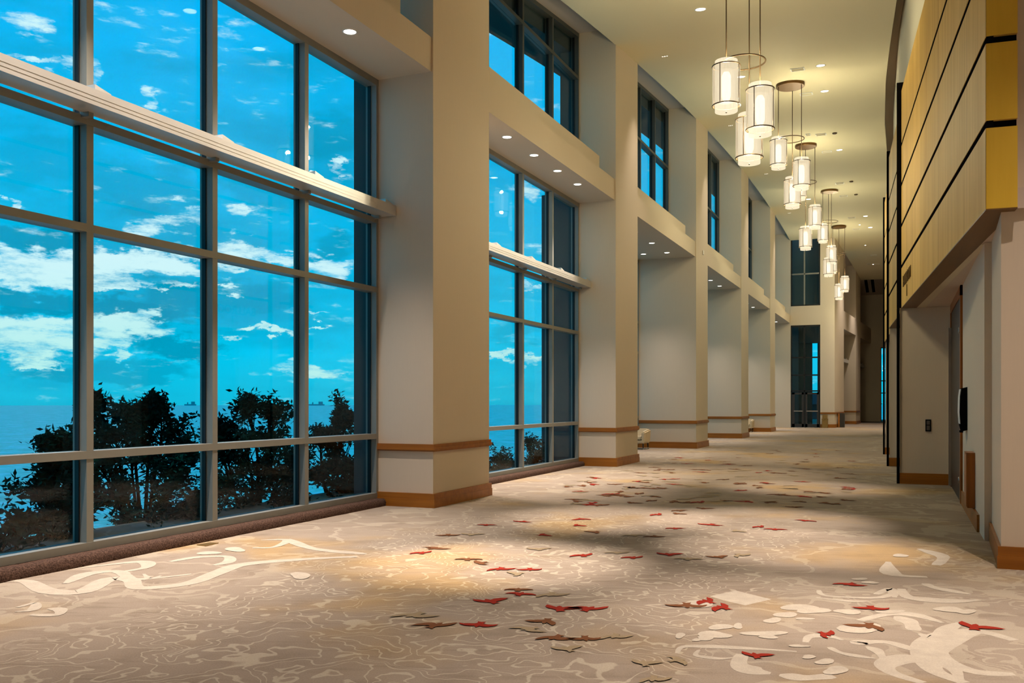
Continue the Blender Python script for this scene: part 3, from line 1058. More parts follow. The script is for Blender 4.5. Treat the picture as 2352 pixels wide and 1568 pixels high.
# slanted wall beyond the corner column: two tall bays, a column, an end wall
for (ya, yb_, nl) in ((64.4, 70.9, 0), (73.6, 81.0, 1)):
    b = MB()
    b.prism([w2(ya), w2(yb_), w2(yb_, 1.1), w2(ya, 1.1)], 6.44, 7.65)
    structure(b.build('wall_left', 'wall'), 'beige bulkhead on the far slanted wall, %s bay' % ('nearer' if nl == 0 else 'farther'), 'bulkhead')
    for zn, (z0, z1, rows) in enumerate(((.115, 6.44, ROWS), (7.65, 11.6, [9.7]))):
        w = thing('window_%d' % (15 + nl * 2 + zn), '%s dark window of the %s bay past the corner column' % (('tall lower', 'high upper')[zn], ('nearer', 'farther')[nl]), 'window', (*w2((ya + yb_) / 2, .9), z0))
        w['kind'] = 'structure'
        fr = MB()
        for yy_ in (ya, yb_ - .08):
            fr.prism([w2(yy_, .9), w2(yy_ + .08, .9), w2(yy_ + .08, 1.08), w2(yy_, 1.08)], z0, z1)
        fr.prism([w2(ya, .9), w2(yb_, .9), w2(yb_, 1.08), w2(ya, 1.08)], z0 - .1, z0 + .08)
        fr.build('frame', 'frame', w)
        for i in range(1, 4):
            yy_ = ya + (yb_ - ya) * i / 4
            MB().prism([w2(yy_, .9), w2(yy_ + .08, .9), w2(yy_ + .08, 1.08), w2(yy_, 1.08)], z0, z1).build('mullion', 'frame', w)
        for zz in rows:
            MB().prism([w2(ya, .9), w2(yb_, .9), w2(yb_, 1.08), w2(ya, 1.08)], zz, zz + .08).build('transom', 'frame', w)
        MB().prism([w2(ya, 1.0), w2(yb_, 1.0), w2(yb_, 1.012), w2(ya, 1.012)], z0, z1).build('pane', 'glass', w)
    s = thing('light_shelf', 'small grey light shelf across the %s far window' % ('nearer' if nl == 0 else 'farther'), 'light shelf', (*w2((ya + yb_) / 2, .7), 4.5), 'grey shelves on the far windows')
    MB().prism([w2(ya + .02, .5), w2(yb_ - .02, .5), w2(yb_ - .02, .78), w2(ya + .02, .78)], 4.42, 4.66).build('beam', 'shelfmetal', s)
    for i in range(4):
        yy_ = ya + (yb_ - ya) * (i + .5) / 4
        MB().prism([w2(yy_ - .2, .55), w2(yy_ + .2, .55), w2(yy_ + .2, .75), w2(yy_ - .2, .75)], 4.66, 4.76).build('bracket', 'shelfmetal', s)
c2_ = thing('column', 'narrow dim column between the two far dark windows', 'column', (*w2(72.2, .5), 0))
MB().prism([w2(70.9), w2(73.6), w2(73.6, 1.1), w2(70.9, 1.1)], 0, lambda x, y: SC(y)).build('shaft', 'wall', c2_)
for nm, z0, z1, o in (('chair_rail', .85, .96, .03), ('baseboard', 0, .213, .036)):
    b = MB()
    b.prism([w2(70.9, -o), w2(73.6, -o), w2(73.6), w2(70.9)], z0, z1)
    b.prism([w2(70.9 - o, -o), w2(70.9, -o), w2(70.9, .9), w2(70.9 - o, .9)], z0, z1)
    b.build(nm, 'trimwood', c2_)
ew = MB()
e0 = w2(81.0, 1.1)
ew.prism([e0, (-1.65, 81.0), (-1.65, 81.4), (e0[0], 81.4)], 0, 11.6)
ew.prism([(-1.65, 81.0), (.6, 81.0), (.6, 81.4), (-1.65, 81.4)], 6.1, 11.6)
ew.prism([(-1.1, 81.0), (.6, 81.0), (.6, 81.4), (-1.1, 81.4)], 0, 6.1)
structure(ew.build('wall_far', 'wall'), 'dim end wall closing the hall', 'wall')
w = thing('window_19', 'narrow bright window slit in the farthest wall', 'window', (-1.4, 81.1, 0))
w['kind'] = 'structure'
fr = MB()
fr.box(-1.65, -1.60, 81.02, 81.2, 0, 6.1); fr.box(-1.25, -1.1, 81.02, 81.2, 0, 6.1); fr.box(-1.65, -1.1, 81.02, 81.2, 6.02, 6.1)
fr.box(-1.65, -1.1, 81.02, 81.2, 2.3, 2.38); fr.box(-1.65, -1.1, 81.02, 81.2, 3.3, 3.38)
fr.build('frame', 'gasket', w)
MB().box(-1.60, -1.25, 81.1, 81.11, 0, 6.02).build('pane', 'glass', w)

# two litter bins by the corner column
t_ = at_z(1895.5, 982, 0)
bn = thing('litter_bin', 'small beige litter bin in front of the corner column', 'bin', (t_.x, YE - .32, 0), 'bins at the corner column')
b = MB().box(t_.x - .17, t_.x + .17, YE - .48, YE - .12, 0, .50)
b.build('body', 'brass', bn, .01)
b = MB()
b.prism([(t_.x - .19, YE - .50), (t_.x + .19, YE - .50), (t_.x + .19, YE - .12), (t_.x - .19, YE - .12)], .50, .56)
b.prism([(t_.x - .15, YE - .44), (t_.x + .15, YE - .44), (t_.x + .15, YE - .12), (t_.x - .15, YE - .12)], .56, .82)
b.build('hood', 'brass', bn, .01)
px, py = w2(61.3, -.26)
bn = thing('litter_bin', 'tall narrow dark bin at the right face of the corner column', 'bin', (px, py, 0), 'bins at the corner column')
MB().box(px - .20, px + .18, py - .2, py + .2, 0, .90).build('body', 'darkgrey', bn, .01)
MB().box(px - .20, px - .10, py - .22, py - .19, .02, .88).build('door', 'trimwood', bn)

# ------------------------------------------------------------------ right-hand side
fp = [at_z(2059.5, 1110, 0), at_z(2036.5, 1070, 0), at_z(2028, 1043, 0)]     # foot of each black fin
UNITS = [((.73, 9.79), (-.02, 19.42)), ((-.01, 20.05), (fp[1].x + .055, fp[1].y - .12)), ((-.25, 25.3), (fp[2].x + .05, fp[2].y - .12))]
LEV = [1.84, 2.645, 3.45, 4.25, 5.03, 6.08]     # panel seams above the eye
for u_, (pn, pf) in enumerate(UNITS):
    nm = ['nearest, with lettering over the doorway', 'second from the front', 'third from the front'][u_]
    r = thing('wood_wall_panel', 'tall maple wall panelling with black seams, %s' % nm, 'wall panel', (pf[0], pf[1], EYE + LEV[0]), 'maple wall panels on the right')
    d_ = Vector((pf[0] - pn[0], pf[1] - pn[1]))
    L_ = d_.length
    d_.normalize()
    nr = Vector((d_.y, -d_.x))                  # towards the wall
    th = .27 if u_ == 0 else .20

    def at(s, o):
        return (pn[0] + d_.x * s + nr.x * o, pn[1] + d_.y * s + nr.y * o)
    gap = .036
    for i in range(5):
        z0, z1 = EYE + LEV[i] + (gap if i else 0), EYE + LEV[i + 1] - (gap if i < 4 else 0)
        bd = MB()
        bd.prism([at(.012, 0), at(L_, 0), at(L_, th), at(.012, th)], z0, z1)
        bd.build('board', 'maple', r)
        if u_ == 0:
            bd = MB()
            bd.prism([at(0, .004), at(.012, .004), at(.012, th), at(0, th)], z0, z1)
            bd.build('end_face', 'maple_end', r)
    sm = MB()
    for i in range(1, 5):
        z = EYE + LEV[i]
        sm.prism([at(.05, .006), at(L_ - .05, .006), at(L_ - .05, th), at(.05, th)], z - gap, z + gap)
        if u_ == 0:
            sm.prism([at(.012, .008), at(.05, .008), at(.05, th * .25), at(.012, th * .25)], z - gap, z + gap)
    sm.build('seam', 'black', r)
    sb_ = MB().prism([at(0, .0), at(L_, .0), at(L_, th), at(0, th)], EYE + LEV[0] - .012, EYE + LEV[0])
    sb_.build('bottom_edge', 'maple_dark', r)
    if u_ == 0:
        # lettering near the far end of the lowest board
        def text(body, size, s_, z_, name):
            cu = bpy.data.curves.new(name, 'FONT')
            cu.body = body
            cu.size = size
            cu.extrude = .006
            cu.align_x = 'CENTER'
            o = bpy.data.objects.new(name, cu)
            COL.objects.link(o)
            p_ = at(s_, -.007)
            # reading direction runs from the far end towards the camera
            X = Vector((-d_.x, -d_.y, 0)); Z = Vector((-nr.x, -nr.y, 0)); Y = Vector((0, 0, 1))
            o.matrix_world = Matrix(((X.x, Y.x, Z.x, p_[0]), (X.y, Y.y, Z.y, p_[1]), (X.z, Y.z, Z.z, z_), (0, 0, 0, 1)))
            bpy.context.view_layer.update()
            me = bpy.data.meshes.new_from_object(o)
            me.transform(o.matrix_world)
            bpy.data.objects.remove(o)
            me.materials.append(M['signpaint'])
            x = bpy.data.objects.new(name, me)
            COL.objects.link(x)
            x.parent = r
            x.matrix_parent_inverse = Matrix.Translation(-r.location)
            return x
        text('BALLROOM', .30, L_ - 1.24, EYE + 2.19, 'lettering')
        text('I', .31, L_ - 1.27, EYE + 1.935, 'numeral')

# black fins at the far end of each panel, from floor to above the panelling
for i, p_ in enumerate(fp):
    f_ = MB()
    top = EYE + 6.26
    f_.box(p_.x, p_.x + .055, p_.y - .03, p_.y, 0, EYE + LEV[0])
    f_.box(p_.x, lerp_list(RWALL, p_.y) - .012, p_.y - .03, p_.y, EYE + LEV[0], top)
    tag(f_.build('black_fin', 'black', None, .004), 'tall thin black fin ending the %s maple panel' % ['nearest', 'second', 'third'][i], 'fin', 'black fins between the maple panels')

# walls of the right-hand side
rw = MB()
pts = [(x_, y_) for y_, x_ in RWALL]
for (xa, ya), (xb_, yb_) in zip(pts, pts[1:]):
    if yb_ <= 12.01:
        continue
    z0 = EYE + LEV[0] if yb_ <= 30.6 else 0
    rw.prism([(xa, ya), (xb_, yb_), (xb_ + .25, yb_), (xa + .25, ya)], z0, 12.7)
structure(rw.build('wall_right', 'dimwall'), 'pale upper wall above the maple panels', 'wall')
SX = .87
rw = MB()
rw.box(SX, SX + .3, 11.86, fp[0].y, 0, EYE + LEV[0])
structure(rw.build('wall_right', 'wall'), 'pale side wall of the recessed doorway', 'wall')
rw = MB()
rw.box(p_.x, p_.x, 0, 0, 0, 0) if False else None
rw.box(fp[0].x + .06, SX + .3, fp[0].y + .012, fp[0].y + .30, 0, EYE + LEV[0])
structure(rw.build('wall_right', 'wall'), 'beige return wall past the doorway, with a switch plate', 'wall')
for i in (1, 2):
    rw = MB()
    rw.box(fp[i].x + .07, 1.2, fp[i].y + .012, fp[i].y + .3, 0, EYE + LEV[0])
    rw.box(.75, 1.0, fp[i - 1].y + .3, fp[i].y, 0, EYE + LEV[0])
    structure(rw.build('wall_right', 'wall'), 'beige return wall beside the %s black fin' % ['', 'second', 'third'][i], 'wall')
# soffit over the recesses
rw = MB()
rw.prism([(.73 + .2, 9.79 + .1), (UNITS[0][1][0] + .2, 19.4), (fp[0].x + .2, fp[0].y + .3), (SX + .3, fp[0].y + .3), (SX + .3, 9.9)], EYE + LEV[0] + .004, EYE + LEV[0] + .2)
for i in (1, 2):
    rw.box(UNITS[i][0][0] + .15 - .2 * 0, 1.0, fp[i - 1].y + .3, fp[i].y + .3, EYE + LEV[0] + .004, EYE + LEV[0] + .2)
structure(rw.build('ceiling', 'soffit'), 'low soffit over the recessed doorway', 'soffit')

# pillar in the right foreground
pl = thing('column', 'wide pale pillar in the right foreground under the maple panel', 'column', (1.6, 11, 0))
A_, B_ = at_z(2292, 1305, 0), at_z(2263, 1216, 0)
b = MB()
b.prism([(A_.x + .03, A_.y + .03), (2.8, A_.y + .03 - .02), (2.8, B_.y + 1), (B_.x + .03, B_.y + 1), (B_.x + .03, B_.y)], 0, 9.6)
b.build('shaft', 'wall', pl)
b = MB()
b.prism([(A_.x, A_.y), (2.8, A_.y - .02), (2.8, A_.y + .03), (A_.x + .03, A_.y + .03)], 0, .213)
b.prism([(A_.x, A_.y), (A_.x + .03, A_.y + .03), (B_.x + .03, B_.y), (B_.x, B_.y)], 0, .213)
b.prism([(A_.x - .007, A_.y - .007), (2.8, A_.y - .027), (2.8, A_.y), (A_.x, A_.y)], 0, .125)
b.build('baseboard', 'trimwood', pl)
# projecting strip of wall between pillar and recess
Q_ = at_z(2249.5, 1222, 0)
rw = MB().box(Q_.x + .03, 1.3, Q_.y + .03, 11.9, 0, EYE + LEV[0])
structure(rw.build('wall_right', 'wall'), 'narrow shaded wall strip between pillar and doorway recess', 'wall')
rw = MB()
rw.box(Q_.x, 1.0, Q_.y, Q_.y + .03, 0, .213)
rw.box(SX - .03, SX, Q_.y, 15.9, 0, .213)
structure(rw.build('baseboard_right', 'trimwood_y'), 'cherry baseboard along the recess side wall', 'baseboard')
rw = MB()
rw.box(fp[0].x, SX, fp[0].y - .018, fp[0].y + .012, 0, .213)
rw.box(fp[0].x, SX, fp[0].y - .026, fp[0].y, 0, .125)
structure(rw.build('baseboard_right', 'trimwood'), 'cherry baseboard of the return wall with the switch plate', 'baseboard')
for i in (1, 2):
    rw = MB()
    rw.box(fp[i].x, 1.0, fp[i].y - .018, fp[i].y + .012, 0, .213)
    structure(rw.build('baseboard_right', 'trimwood'), 'cherry baseboard beside the %s black fin' % ['', 'second', 'third'][i], 'baseboard')

# doorway in the recess side wall
dy0, dy1 = 16.0, 19.3
dr = thing('door_3', 'dark wooden door in a cherry frame inside the right-hand recess', 'door', (SX, 17.5, 0))
dr['kind'] = 'structure'
fr = MB()
fr.box(SX - .035, SX + .02, dy0, dy0 + .16, 0, EYE + LEV[0])
fr.box(SX - .035, SX + .02, dy1 - .1, dy1, 0, EYE + LEV[0])
fr.box(SX - .035, SX + .02, dy0, dy1, EYE + LEV[0] - .16, EYE + LEV[0])
fr.build('door_frame', 'cabwood', dr)
MB().box(SX - .022, SX - .002, dy0 + .17, dy1 - .11, .01, EYE + LEV[0] - .17).build('leaf', 'doorwood', dr)
for zz in (.35, 1.62, 2.75):
    MB().tube((SX - .035, dy0 + .30, zz - .05), (SX - .035, dy0 + .30, zz + .05), .014).build('hinge', 'stainless', dr)
MB().box(SX - .07, SX - .022, dy1 - .16, dy1 - .13, .02, 3.0).build('edge_strip', 'stainless', dr)

# switch plate on the return wall
a_, c_ = at_z(2125, 962, 0), None
Zf = fp[0].y


def on_y(u, v, y):
    d = ray(u, v)
    t = y / d.y
    return Vector((0, 0, EYE)) + d * t


a_, c_ = on_y(2125.5, 963, Zf), on_y(2138.5, 990.5, Zf)
sp = thing('switch_plate', 'black switch plate with two rockers on the return wall past the doorway', 'switch', (a_.x, Zf, c_.z))
MB().box(a_.x, c_.x, Zf - .006, Zf + .012, c_.z, a_.z).build('plate', 'black', sp, .003)
w_, h_ = c_.x - a_.x, a_.z - c_.z
MB().box(a_.x + w_ * .2, c_.x - w_ * .2, Zf - .012, Zf - .006, c_.z + h_ * .56, a_.z - h_ * .10).build('rocker', 'greyplate', sp, .002)
MB().box(a_.x + w_ * .2, c_.x - w_ * .2, Zf - .012, Zf - .006, c_.z + h_ * .10, c_.z + h_ * .50).build('rocker', 'greyplate', sp, .002)


def on_x(u, v, x):
    d = ray(u, v)
    t = x / d.x
    return Vector((0, 0, EYE)) + d * t


# wall unit with pale front
a_, c_ = on_x(2222, 888, SX), on_x(2213, 990, SX)
wu = thing('wall_dispenser', 'black wall unit with a pale front beside the door', 'wall unit', (SX, a_.y, 1.2))
y0_, y1_ = a_.y, a_.y + .42
b = MB()
prof = [(SX, 1.19), (SX - .07, 1.17), (SX - .09, 1.26), (SX - .10, 1.45), (SX - .095, 1.68), (SX - .08, 1.80), (SX, 1.82)]
vb = [b.bm.verts.new((px_, y0_, pz_)) for px_, pz_ in prof]
vt = [b.bm.verts.new((px_, y1_, pz_)) for px_, pz_ in prof]
b.bm.faces.new(vb); b.bm.faces.new(vt[::-1])
for i in range(len(prof)):
    j = (i + 1) % len(prof)
    b.bm.faces.new((vb[i], vt[i], vt[j], vb[j]))
b.build('body', 'black', wu)
b = MB()
fp_ = [(SX - .097, 1.28), (SX - .108, 1.45), (SX - .103, 1.68), (SX - .089, 1.79)]
for (xa, za), (xb_, zb) in zip(fp_, fp_[1:]):
    b.hexa([(xa, y0_ + .02, za), (xa + .02, y0_ + .02, za), (xa + .02, y1_ - .02, za), (xa, y1_ - .02, za)], [(xb_, y0_ + .02, zb), (xb_ + .02, y0_ + .02, zb), (xb_ + .02, y1_ - .02, zb), (xb_, y1_ - .02, zb)])
b.build('front_cover', 'white', wu)
MB().box(SX - .09, SX - .05, y0_ + .1, y0_ + .32, 1.15, 1.18).build('lip', 'black', wu)

# wooden cabinet standing against the side wall
yc = (11.9 + SX * ST) / CT
cb_ = thing('wood_cabinet', 'narrow cherry-wood box cabinet fixed to the recess side wall above the baseboard', 'cabinet', (SX - .05, yc, .217))
MB().box(SX - .095, SX - .001, yc, yc + .45, .217, .925).build('carcass', 'cabwood', cb_, .004)
MB().box(SX - .105, SX - .001, yc - .005, yc + .455, .925, .937).build('top', 'cabwood', cb_)
MB().box(SX - .104, SX - .095, yc + .008, yc + .442, .235, .915).build('door', 'cabwood', cb_)

# brass floor box in the carpet
p_ = at_z(477, 1251, 0)
fbx = thing('floor_outlet', 'brass floor outlet plate in the carpet near the first window', 'floor outlet', (p_.x, p_.y, 0))
b = MB()
q = [at_z(u, v, 0) for u, v in ((452, 1252), (483, 1247), (502, 1247.5), (474, 1254.5))]
b.hexa([(v_.x, v_.y, .001) for v_ in q], [(v_.x, v_.y, .009) for v_ in q])
b.build('plate', 'brass', fbx)

# ------------------------------------------------------------------ armchairs in the alcoves
def armchair(loc, face, label):
    r = thing('armchair', label, 'armchair', loc, 'cream armchairs in the alcoves')
    rot = Matrix.Rotation(face, 4, 'Z')

    def put(o):
        o.matrix_parent_inverse = Matrix.Identity(4)
    r.rotation_euler = (0, 0, face)
    w, dp = .42, .38
    def bx(name, mats, *a, bevel=.03):
        o = MB().box(*a).build(name, mats, None, bevel)
        o.parent = r
        return o
    bx('seat_cushion', 'upholstery', -w + .1, w - .1, -dp + .02, dp - .14, .30, .44, bevel=.05)
    bx('seat_frame', 'upholstery', -w + .02, w - .02, -dp + .04, dp, .20, .31)
    b = MB()
    b.hexa([(-w + .02, dp - .18, .30), (w - .02, dp - .18, .30), (w - .02, dp, .22), (-w + .02, dp, .22)], [(-w + .04, dp - .10, .70), (w - .04, dp - .10, .70), (w - .04, dp + .06, .68), (-w + .04, dp + .06, .68)])
    o = b.build('backrest', 'upholstery', None, .04); o.parent = r
    for s in (-1, 1):
        b = MB()
        xs = sorted((s * (w - .11), s * w))
        b.hexa([(xs[0], -dp, .20), (xs[1], -dp, .20), (xs[1], dp, .20), (xs[0], dp, .20)], [(xs[0] - .005, -dp - .01, .60), (xs[1] + .02, -dp - .01, .60), (xs[1] + .02, dp + .03, .67), (xs[0] - .005, dp + .03, .67)])
        o = b.build('armrest', 'upholstery', None, .035); o.parent = r
    for sx in (-1, 1):
        for sy in (-1, 1):
            x0, y0 = sx * (w - .07), sy * (dp - .07)
            o = MB().tube((x0, y0, .21), (x0 + sx * .01, y0 + sy * .02, .0), .026, 10, 0, .016).build('leg', 'darkleg'); o.parent = r
            cp = MB().tube((x0 + sx * .0085, y0 + sy * .017, .045), (x0 + sx * .0105, y0 + sy * .021, .0), .021, 10).build('foot_cap', 'stainless', None)
            cp.parent = o
    return r


a1 = at_z(1481, 1031.5, 0)
armchair((a1.x - .36, a1.y + .12, 0), 0.0, 'cream upholstered armchair in the first alcove, half hidden by the second column')
a2 = at_z(1731, 991, 0)
armchair((a2.x - .36, min(a2.y, T[5] - .6), 0), 0.0, 'cream upholstered armchair in the third alcove, farther down the hall')

# ------------------------------------------------------------------ lamps
def spot(loc, power, angle=70, blend=.8, color=(1.0, .86, .73), r=.06, aim=None):
    l = bpy.data.lights.new('downlight_beam', 'SPOT')
    l.energy = power * DOWN_K
    l.spot_size = math.radians(angle)
    l.spot_blend = blend
    l.color = color
    l.shadow_soft_size = r
    o = bpy.data.objects.new('downlight_beam', l)
    COL.objects.link(o)
    o.location = loc
    return o


dl_proto = {}


def downlight(p, label, group, power, r=.085, slope=0.0, angle=70, lens='lens', color=(1.0, .875, .785)):
    t = thing('downlight', label, 'downlight', tuple(p), group)
    key = (round(r, 3), lens)
    if key not in dl_proto:
        b = MB()
        b.lathe((0, 0), [(r * 1.18, 0), (r * 1.22, -.006), (r * 1.02, -.010), (r * .95, .0)], 28, 0, False, False)
        o1 = b.build('trim_ring', 'white')
        o2 = MB().lathe((0, 0), [(r * .96, -.005), (r * .96, .0)], 28).build('lens', lens)
        dl_proto[key] = (o1.data, o2.data)
        bpy.data.objects.remove(o1); bpy.data.objects.remove(o2)
    for nm, me in zip(('trim_ring', 'lens'), dl_proto[key]):
        o = bpy.data.objects.new(nm, me)
        COL.objects.link(o)
        o.parent = t
    if slope:
        t.rotation_euler = (math.atan(slope), 0, 0)
    if power:
        sp_ = spot((p[0], p[1], p[2] - .03), power, angle, 1.0, color)
        sp_.parent = t
        sp_.location = (0, 0, -.03)
        sp_.rotation_euler = (-math.atan(slope), 0, 0)      # the lamp hangs plumb in its sloping trim
    return t


NUM = ['first', 'second', 'third', 'fourth', 'fifth', 'sixth', 'seventh', 'eighth', 'ninth', 'tenth']
# soffit lamps over the first two windows
for b_ in range(2):
    ylist = []
    if b_ == 0:
        base = at_z(815, 70, SOF)
        ylist = [base.y - 1.36 * i for i in range(5)]
    else:
        ylist = [at_z(u, v, SOF).y for u, v in ((1173, 313), (1233, 355), (1288, 391), (1333, 422))]
        ylist = [ylist[0] - 1.36] + ylist
        ylist = ylist[::-1]
    for i, y in enumerate(ylist):
        downlight((-6.98 + .12, y, SOF - .001), 'round recessed lamp in the soffit over the %s window, %s' % (['first', 'second'][b_], ['nearest the far column', 'second from the far column', 'third from the far column', 'fourth from the far column', 'fifth from the far column'][i]), 'soffit lamps over the big windows', 270, .085, 0, 62)
# lamps in the alcove soffits
for b_ in range(2, 6):
    y1 = T[b_ + 1]
    for i in range(3):
        for j, xx in enumerate((-7.25, -8.05)):
            downlight((xx, y1 - 1.25 - 2.0 * i, SOF - .001), 'recessed lamp in the %s alcove soffit, %s row, %s from its far wall' % (ORD[b_ - 1], ('hall-side', 'window-side')[j], NUM[i]), 'alcove soffit lamps', 85, .085, 0, 60)
# ceiling lamps: seen ones, then the ones over and behind the camera
SEEN = [(1609, 21), (1885, 150), (1894, 209), (1702, 176), (1928, 344), (1857, 457), (1988, 496), (1999, 522)]
pts_c = []
for i, (u, v) in enumerate(SEEN):
    p = on_ceiling(u, v)
    sl = (C(p.y + .1) - C(p.y - .1)) / .2
    pts_c.append(p)
    where = ['left of the front pendant group', 'right of the second pendant canopy', 'right of and behind the second pendant canopy', 'just behind the front left pendant shade', 'right of the third pendant canopy', 'between the third and fourth pendant groups', 'near the far right panel', 'farthest right, beside the last panel'][i]
    downlight(p - Vector((0, 0, .002)), 'round bright ceiling lamp %s' % where, 'bright ceiling lamps', [600, 150, 130, 400, 180, 400, 200, 200][i], .11, sl, 40 if i not in (1, 2, 4, 6, 7) else 76, 'lens', (1.0, .84, .62))
for i, (u, v) in enumerate([(1150, 1290), (1830, 1255), (1740, 1385), (1400, 1190), (1750, 1195), (1240, 1480), (2180, 1420), (720, 1500), (1850, 1120)]):
    q = at_z(u, v, 0)
    downlight((q.x, q.y, C(q.y) - .002), 'round ceiling lamp above the near carpet, %s' % NUM[i], 'ceiling lamps over the near carpet', [1500, 1150, 420, 1200, 1100, 90, 90, 200, 800][i], .11, (C(q.y + .1) - C(q.y - .1)) / .2, 55 if i in (5, 7) else 23)
for i, (x_, y_) in enumerate([(1.55, 7.2), (2.4, 5.0)]):  # added lamps, out of view, to brighten the foreground pillar
    downlight((x_, y_, SC(y_) - .002), 'added fill lamp above the right foreground pillar, %s' % NUM[i], 'added lamps above the foreground pillar', 480, .10, (SC(y_ + .1) - SC(y_ - .1)) / .2, 70)
for i, (x_, y_) in enumerate([(-2.3, 57.0), (-2.2, 63.0), (-1.9, 69.0)]):  # added lamps to brighten the dark far end
    downlight((x_, y_, C(y_) - .002), 'small added fill lamp at the far hall end, %s from the front' % NUM[i], 'added far fill lamps', 380, .05, (C(y_ + .1) - C(y_ - .1)) / .2, 75)
for i, y_ in enumerate([36, 42, 48, 54, 60, 66]):
    for x_ in (-4.9, -1.7):
        if x_ < -4 and y_ > 60:
            continue
        if any(abs(p.y - y_) < 1.2 and abs(p.x - x_) < 1.2 for p in pts_c):
            continue
        spot((x_, y_, C(y_) - .05), 300, 60) if False else None
# small sparkling accent lamps
for i, (u, v) in enumerate([(1527, 129), (1678, 288), (1760, 399), (1813, 489)]):
    p = on_ceiling(u, v)
    t = thing('accent_lamp', 'tiny three-bulb recessed accent lamp in the ceiling, %s from the front' % NUM[i], 'accent lamp', tuple(p), 'tiny accent lamps along the left of the ceiling')
    t.rotation_euler = (math.atan((C(p.y + .1) - C(p.y - .1)) / .2), 0, 0)
    o = MB().lathe((0, 0), [(.11, -.004), (.11, .0)], 20).build('plate', 'ceil'); o.parent = t
    for j in (-1, 0, 1):
        o = MB().lathe((j * .06, 0), [(.014 + .008 * (j == 0), -.010), (.02, -.004)], 10).build('bulb', 'lens_dim'); o.parent = t
    spot((p.x, p.y, p.z - .06), 130, 60, 1.0)
# air vents
for i, (u, v, sc) in enumerate([(1832, 159, 1), (1852, 215.5, 1), (1885.7, 308.7, 1), (1856, 309, .45), (1899, 348, 1), (1928.7, 420.6, 1), (1937.5, 450, 1), (1956, 499.7, 1), (1966.5, 526, 1), (2006.6, 585.7, 1), (1995.7, 606, .7), (2014, 606, 1)]):
    p = on_ceiling(u, v)
    t = thing('ceiling_vent', 'pale rectangular ceiling vent, %s counted from the front' % (NUM + ['eleventh', 'twelfth'])[i], 'vent', tuple(p - Vector((0, 0, .002))), 'rectangular ceiling vents')
    t.rotation_euler = (math.atan((C(p.y + .1) - C(p.y - .1)) / .2), 0, 0)
    hw, hh = .19 * sc, .16
    b = MB()
    b.box(-hw, hw, -hh, -hh + .03, -.015, 0); b.box(-hw, hw, hh - .03, hh, -.015, 0); b.box(-hw, -hw + .03, -hh, hh, -.015, 0); b.box(hw - .03, hw, -hh, hh, -.015, 0)
    o = b.build('frame', 'white'); o.parent = t
    b = MB()
    for s in range(5):
        yy_ = -hh + .05 + s * (2 * hh - .1) / 4
        b.box(-hw + .03, hw - .03, yy_ - .012, yy_ + .012, -.008, -.002)
    o = b.build('louvre', 'ceil'); o.parent = t
for i, (u, v) in enumerate([(1917, 305), (1955.5, 416), (1966, 446)]):
    p = on_ceiling(u, v)
    tag(MB().lathe((p.x, p.y), [(.06, p.z - .05), (.085, p.z - .03), (.085, p.z)], 20).build('smoke_detector', 'darkbronze'), 'small dark round detector on the ceiling, %s from the front' % NUM[i], 'detector', 'dark ceiling detectors')

# ------------------------------------------------------------------ pendant groups
R_SH, R_IN, H_SH = .25, .205, .72


def shade(parent, base, cx, cy, ztop):
    """ztop: top of the whole shade (inner drum)."""
    zb1 = ztop - .10                            # top rim of the outer drum
    zb0 = zb1 - H_SH
    c = (cx, cy)
    s = MB().lathe(c, [(R_SH, zb0), (R_SH, zb1)], 36, 0, False, False).build('shade', 'shade', parent)
    bands = MB()
    for z in (zb0, zb1):
        bands.torus((cx, cy, z), R_SH + .002, .011, 36, 6)
    for q_ in range(4):
        t = math.pi / 4 + q_ * math.pi / 2 + .5
        x_, y_ = cx + (R_SH + .002) * math.cos(t), cy + (R_SH + .002) * math.sin(t)
        bands.tube((x_, y_, zb0), (x_, y_, zb1), .0085, 5)
        bands.tube((x_, y_, zb0), (cx + R_IN * math.cos(t), cy + R_IN * math.sin(t), zb0 - .005), .006, 5)
    sub(bands.build('wire_frame', 'darkbronze'), s)
    inn = MB().lathe(c, [(R_IN, zb0 - .115), (R_IN, zb1 - .001)], 32, 0, True, False)
    sub(MB().lathe(c, [(R_IN, zb1), (R_IN, ztop)], 32, 0, False, True).build('top_collar', 'drum'), s)
    sub(inn.build('inner_drum', 'drum'), s)
    for rs in (.165, .125):  # added glowing layers that soften the bulb's falloff
        sub(MB().lathe(c, [(rs * .8, zb0 + .06), (rs, zb0 + .12), (rs, zb1 - .14), (rs * .8, zb1 - .08)], 28).build('glow_sleeve', 'added_sleeve'), s)
    sub(MB().lathe(c, [(.05, zb0 + .09), (.085, zb0 + .16), (.085, zb1 - .18), (.05, zb1 - .11)], 20).build('bulb', 'bulb'), s)
    for zl in (zb1 - .03, zb0 + .01):            # the upper and lower lamp inside the drum
        pl_ = bpy.data.lights.new('lamp_glow', 'POINT')
        pl_.energy = GLOW
        pl_.color = (1.0, .92, .62)
        pl_.shadow_soft_size = .05
        po = bpy.data.objects.new('lamp_glow', pl_)
        COL.objects.link(po)
        po.location = (cx, cy, zl)
        sub(po, s)
    sub(MB().lathe(c, [(.004, zb0 - .140), (.014, zb0 - .130), (.014, zb0 - .115)], 10).build('finial', 'darkbronze'), s)
    return s


def sub(o, parent):
    """Parent a sub-part while keeping its place."""
    o.parent = parent
    o.matrix_parent_inverse = parent.matrix_parent_inverse.inverted() @ Matrix.Identity(4) if False else Matrix.Identity(4)
    o.matrix_parent_inverse = (Matrix.Translation(parent.parent.location) @ parent.matrix_parent_inverse).inverted()
    return o


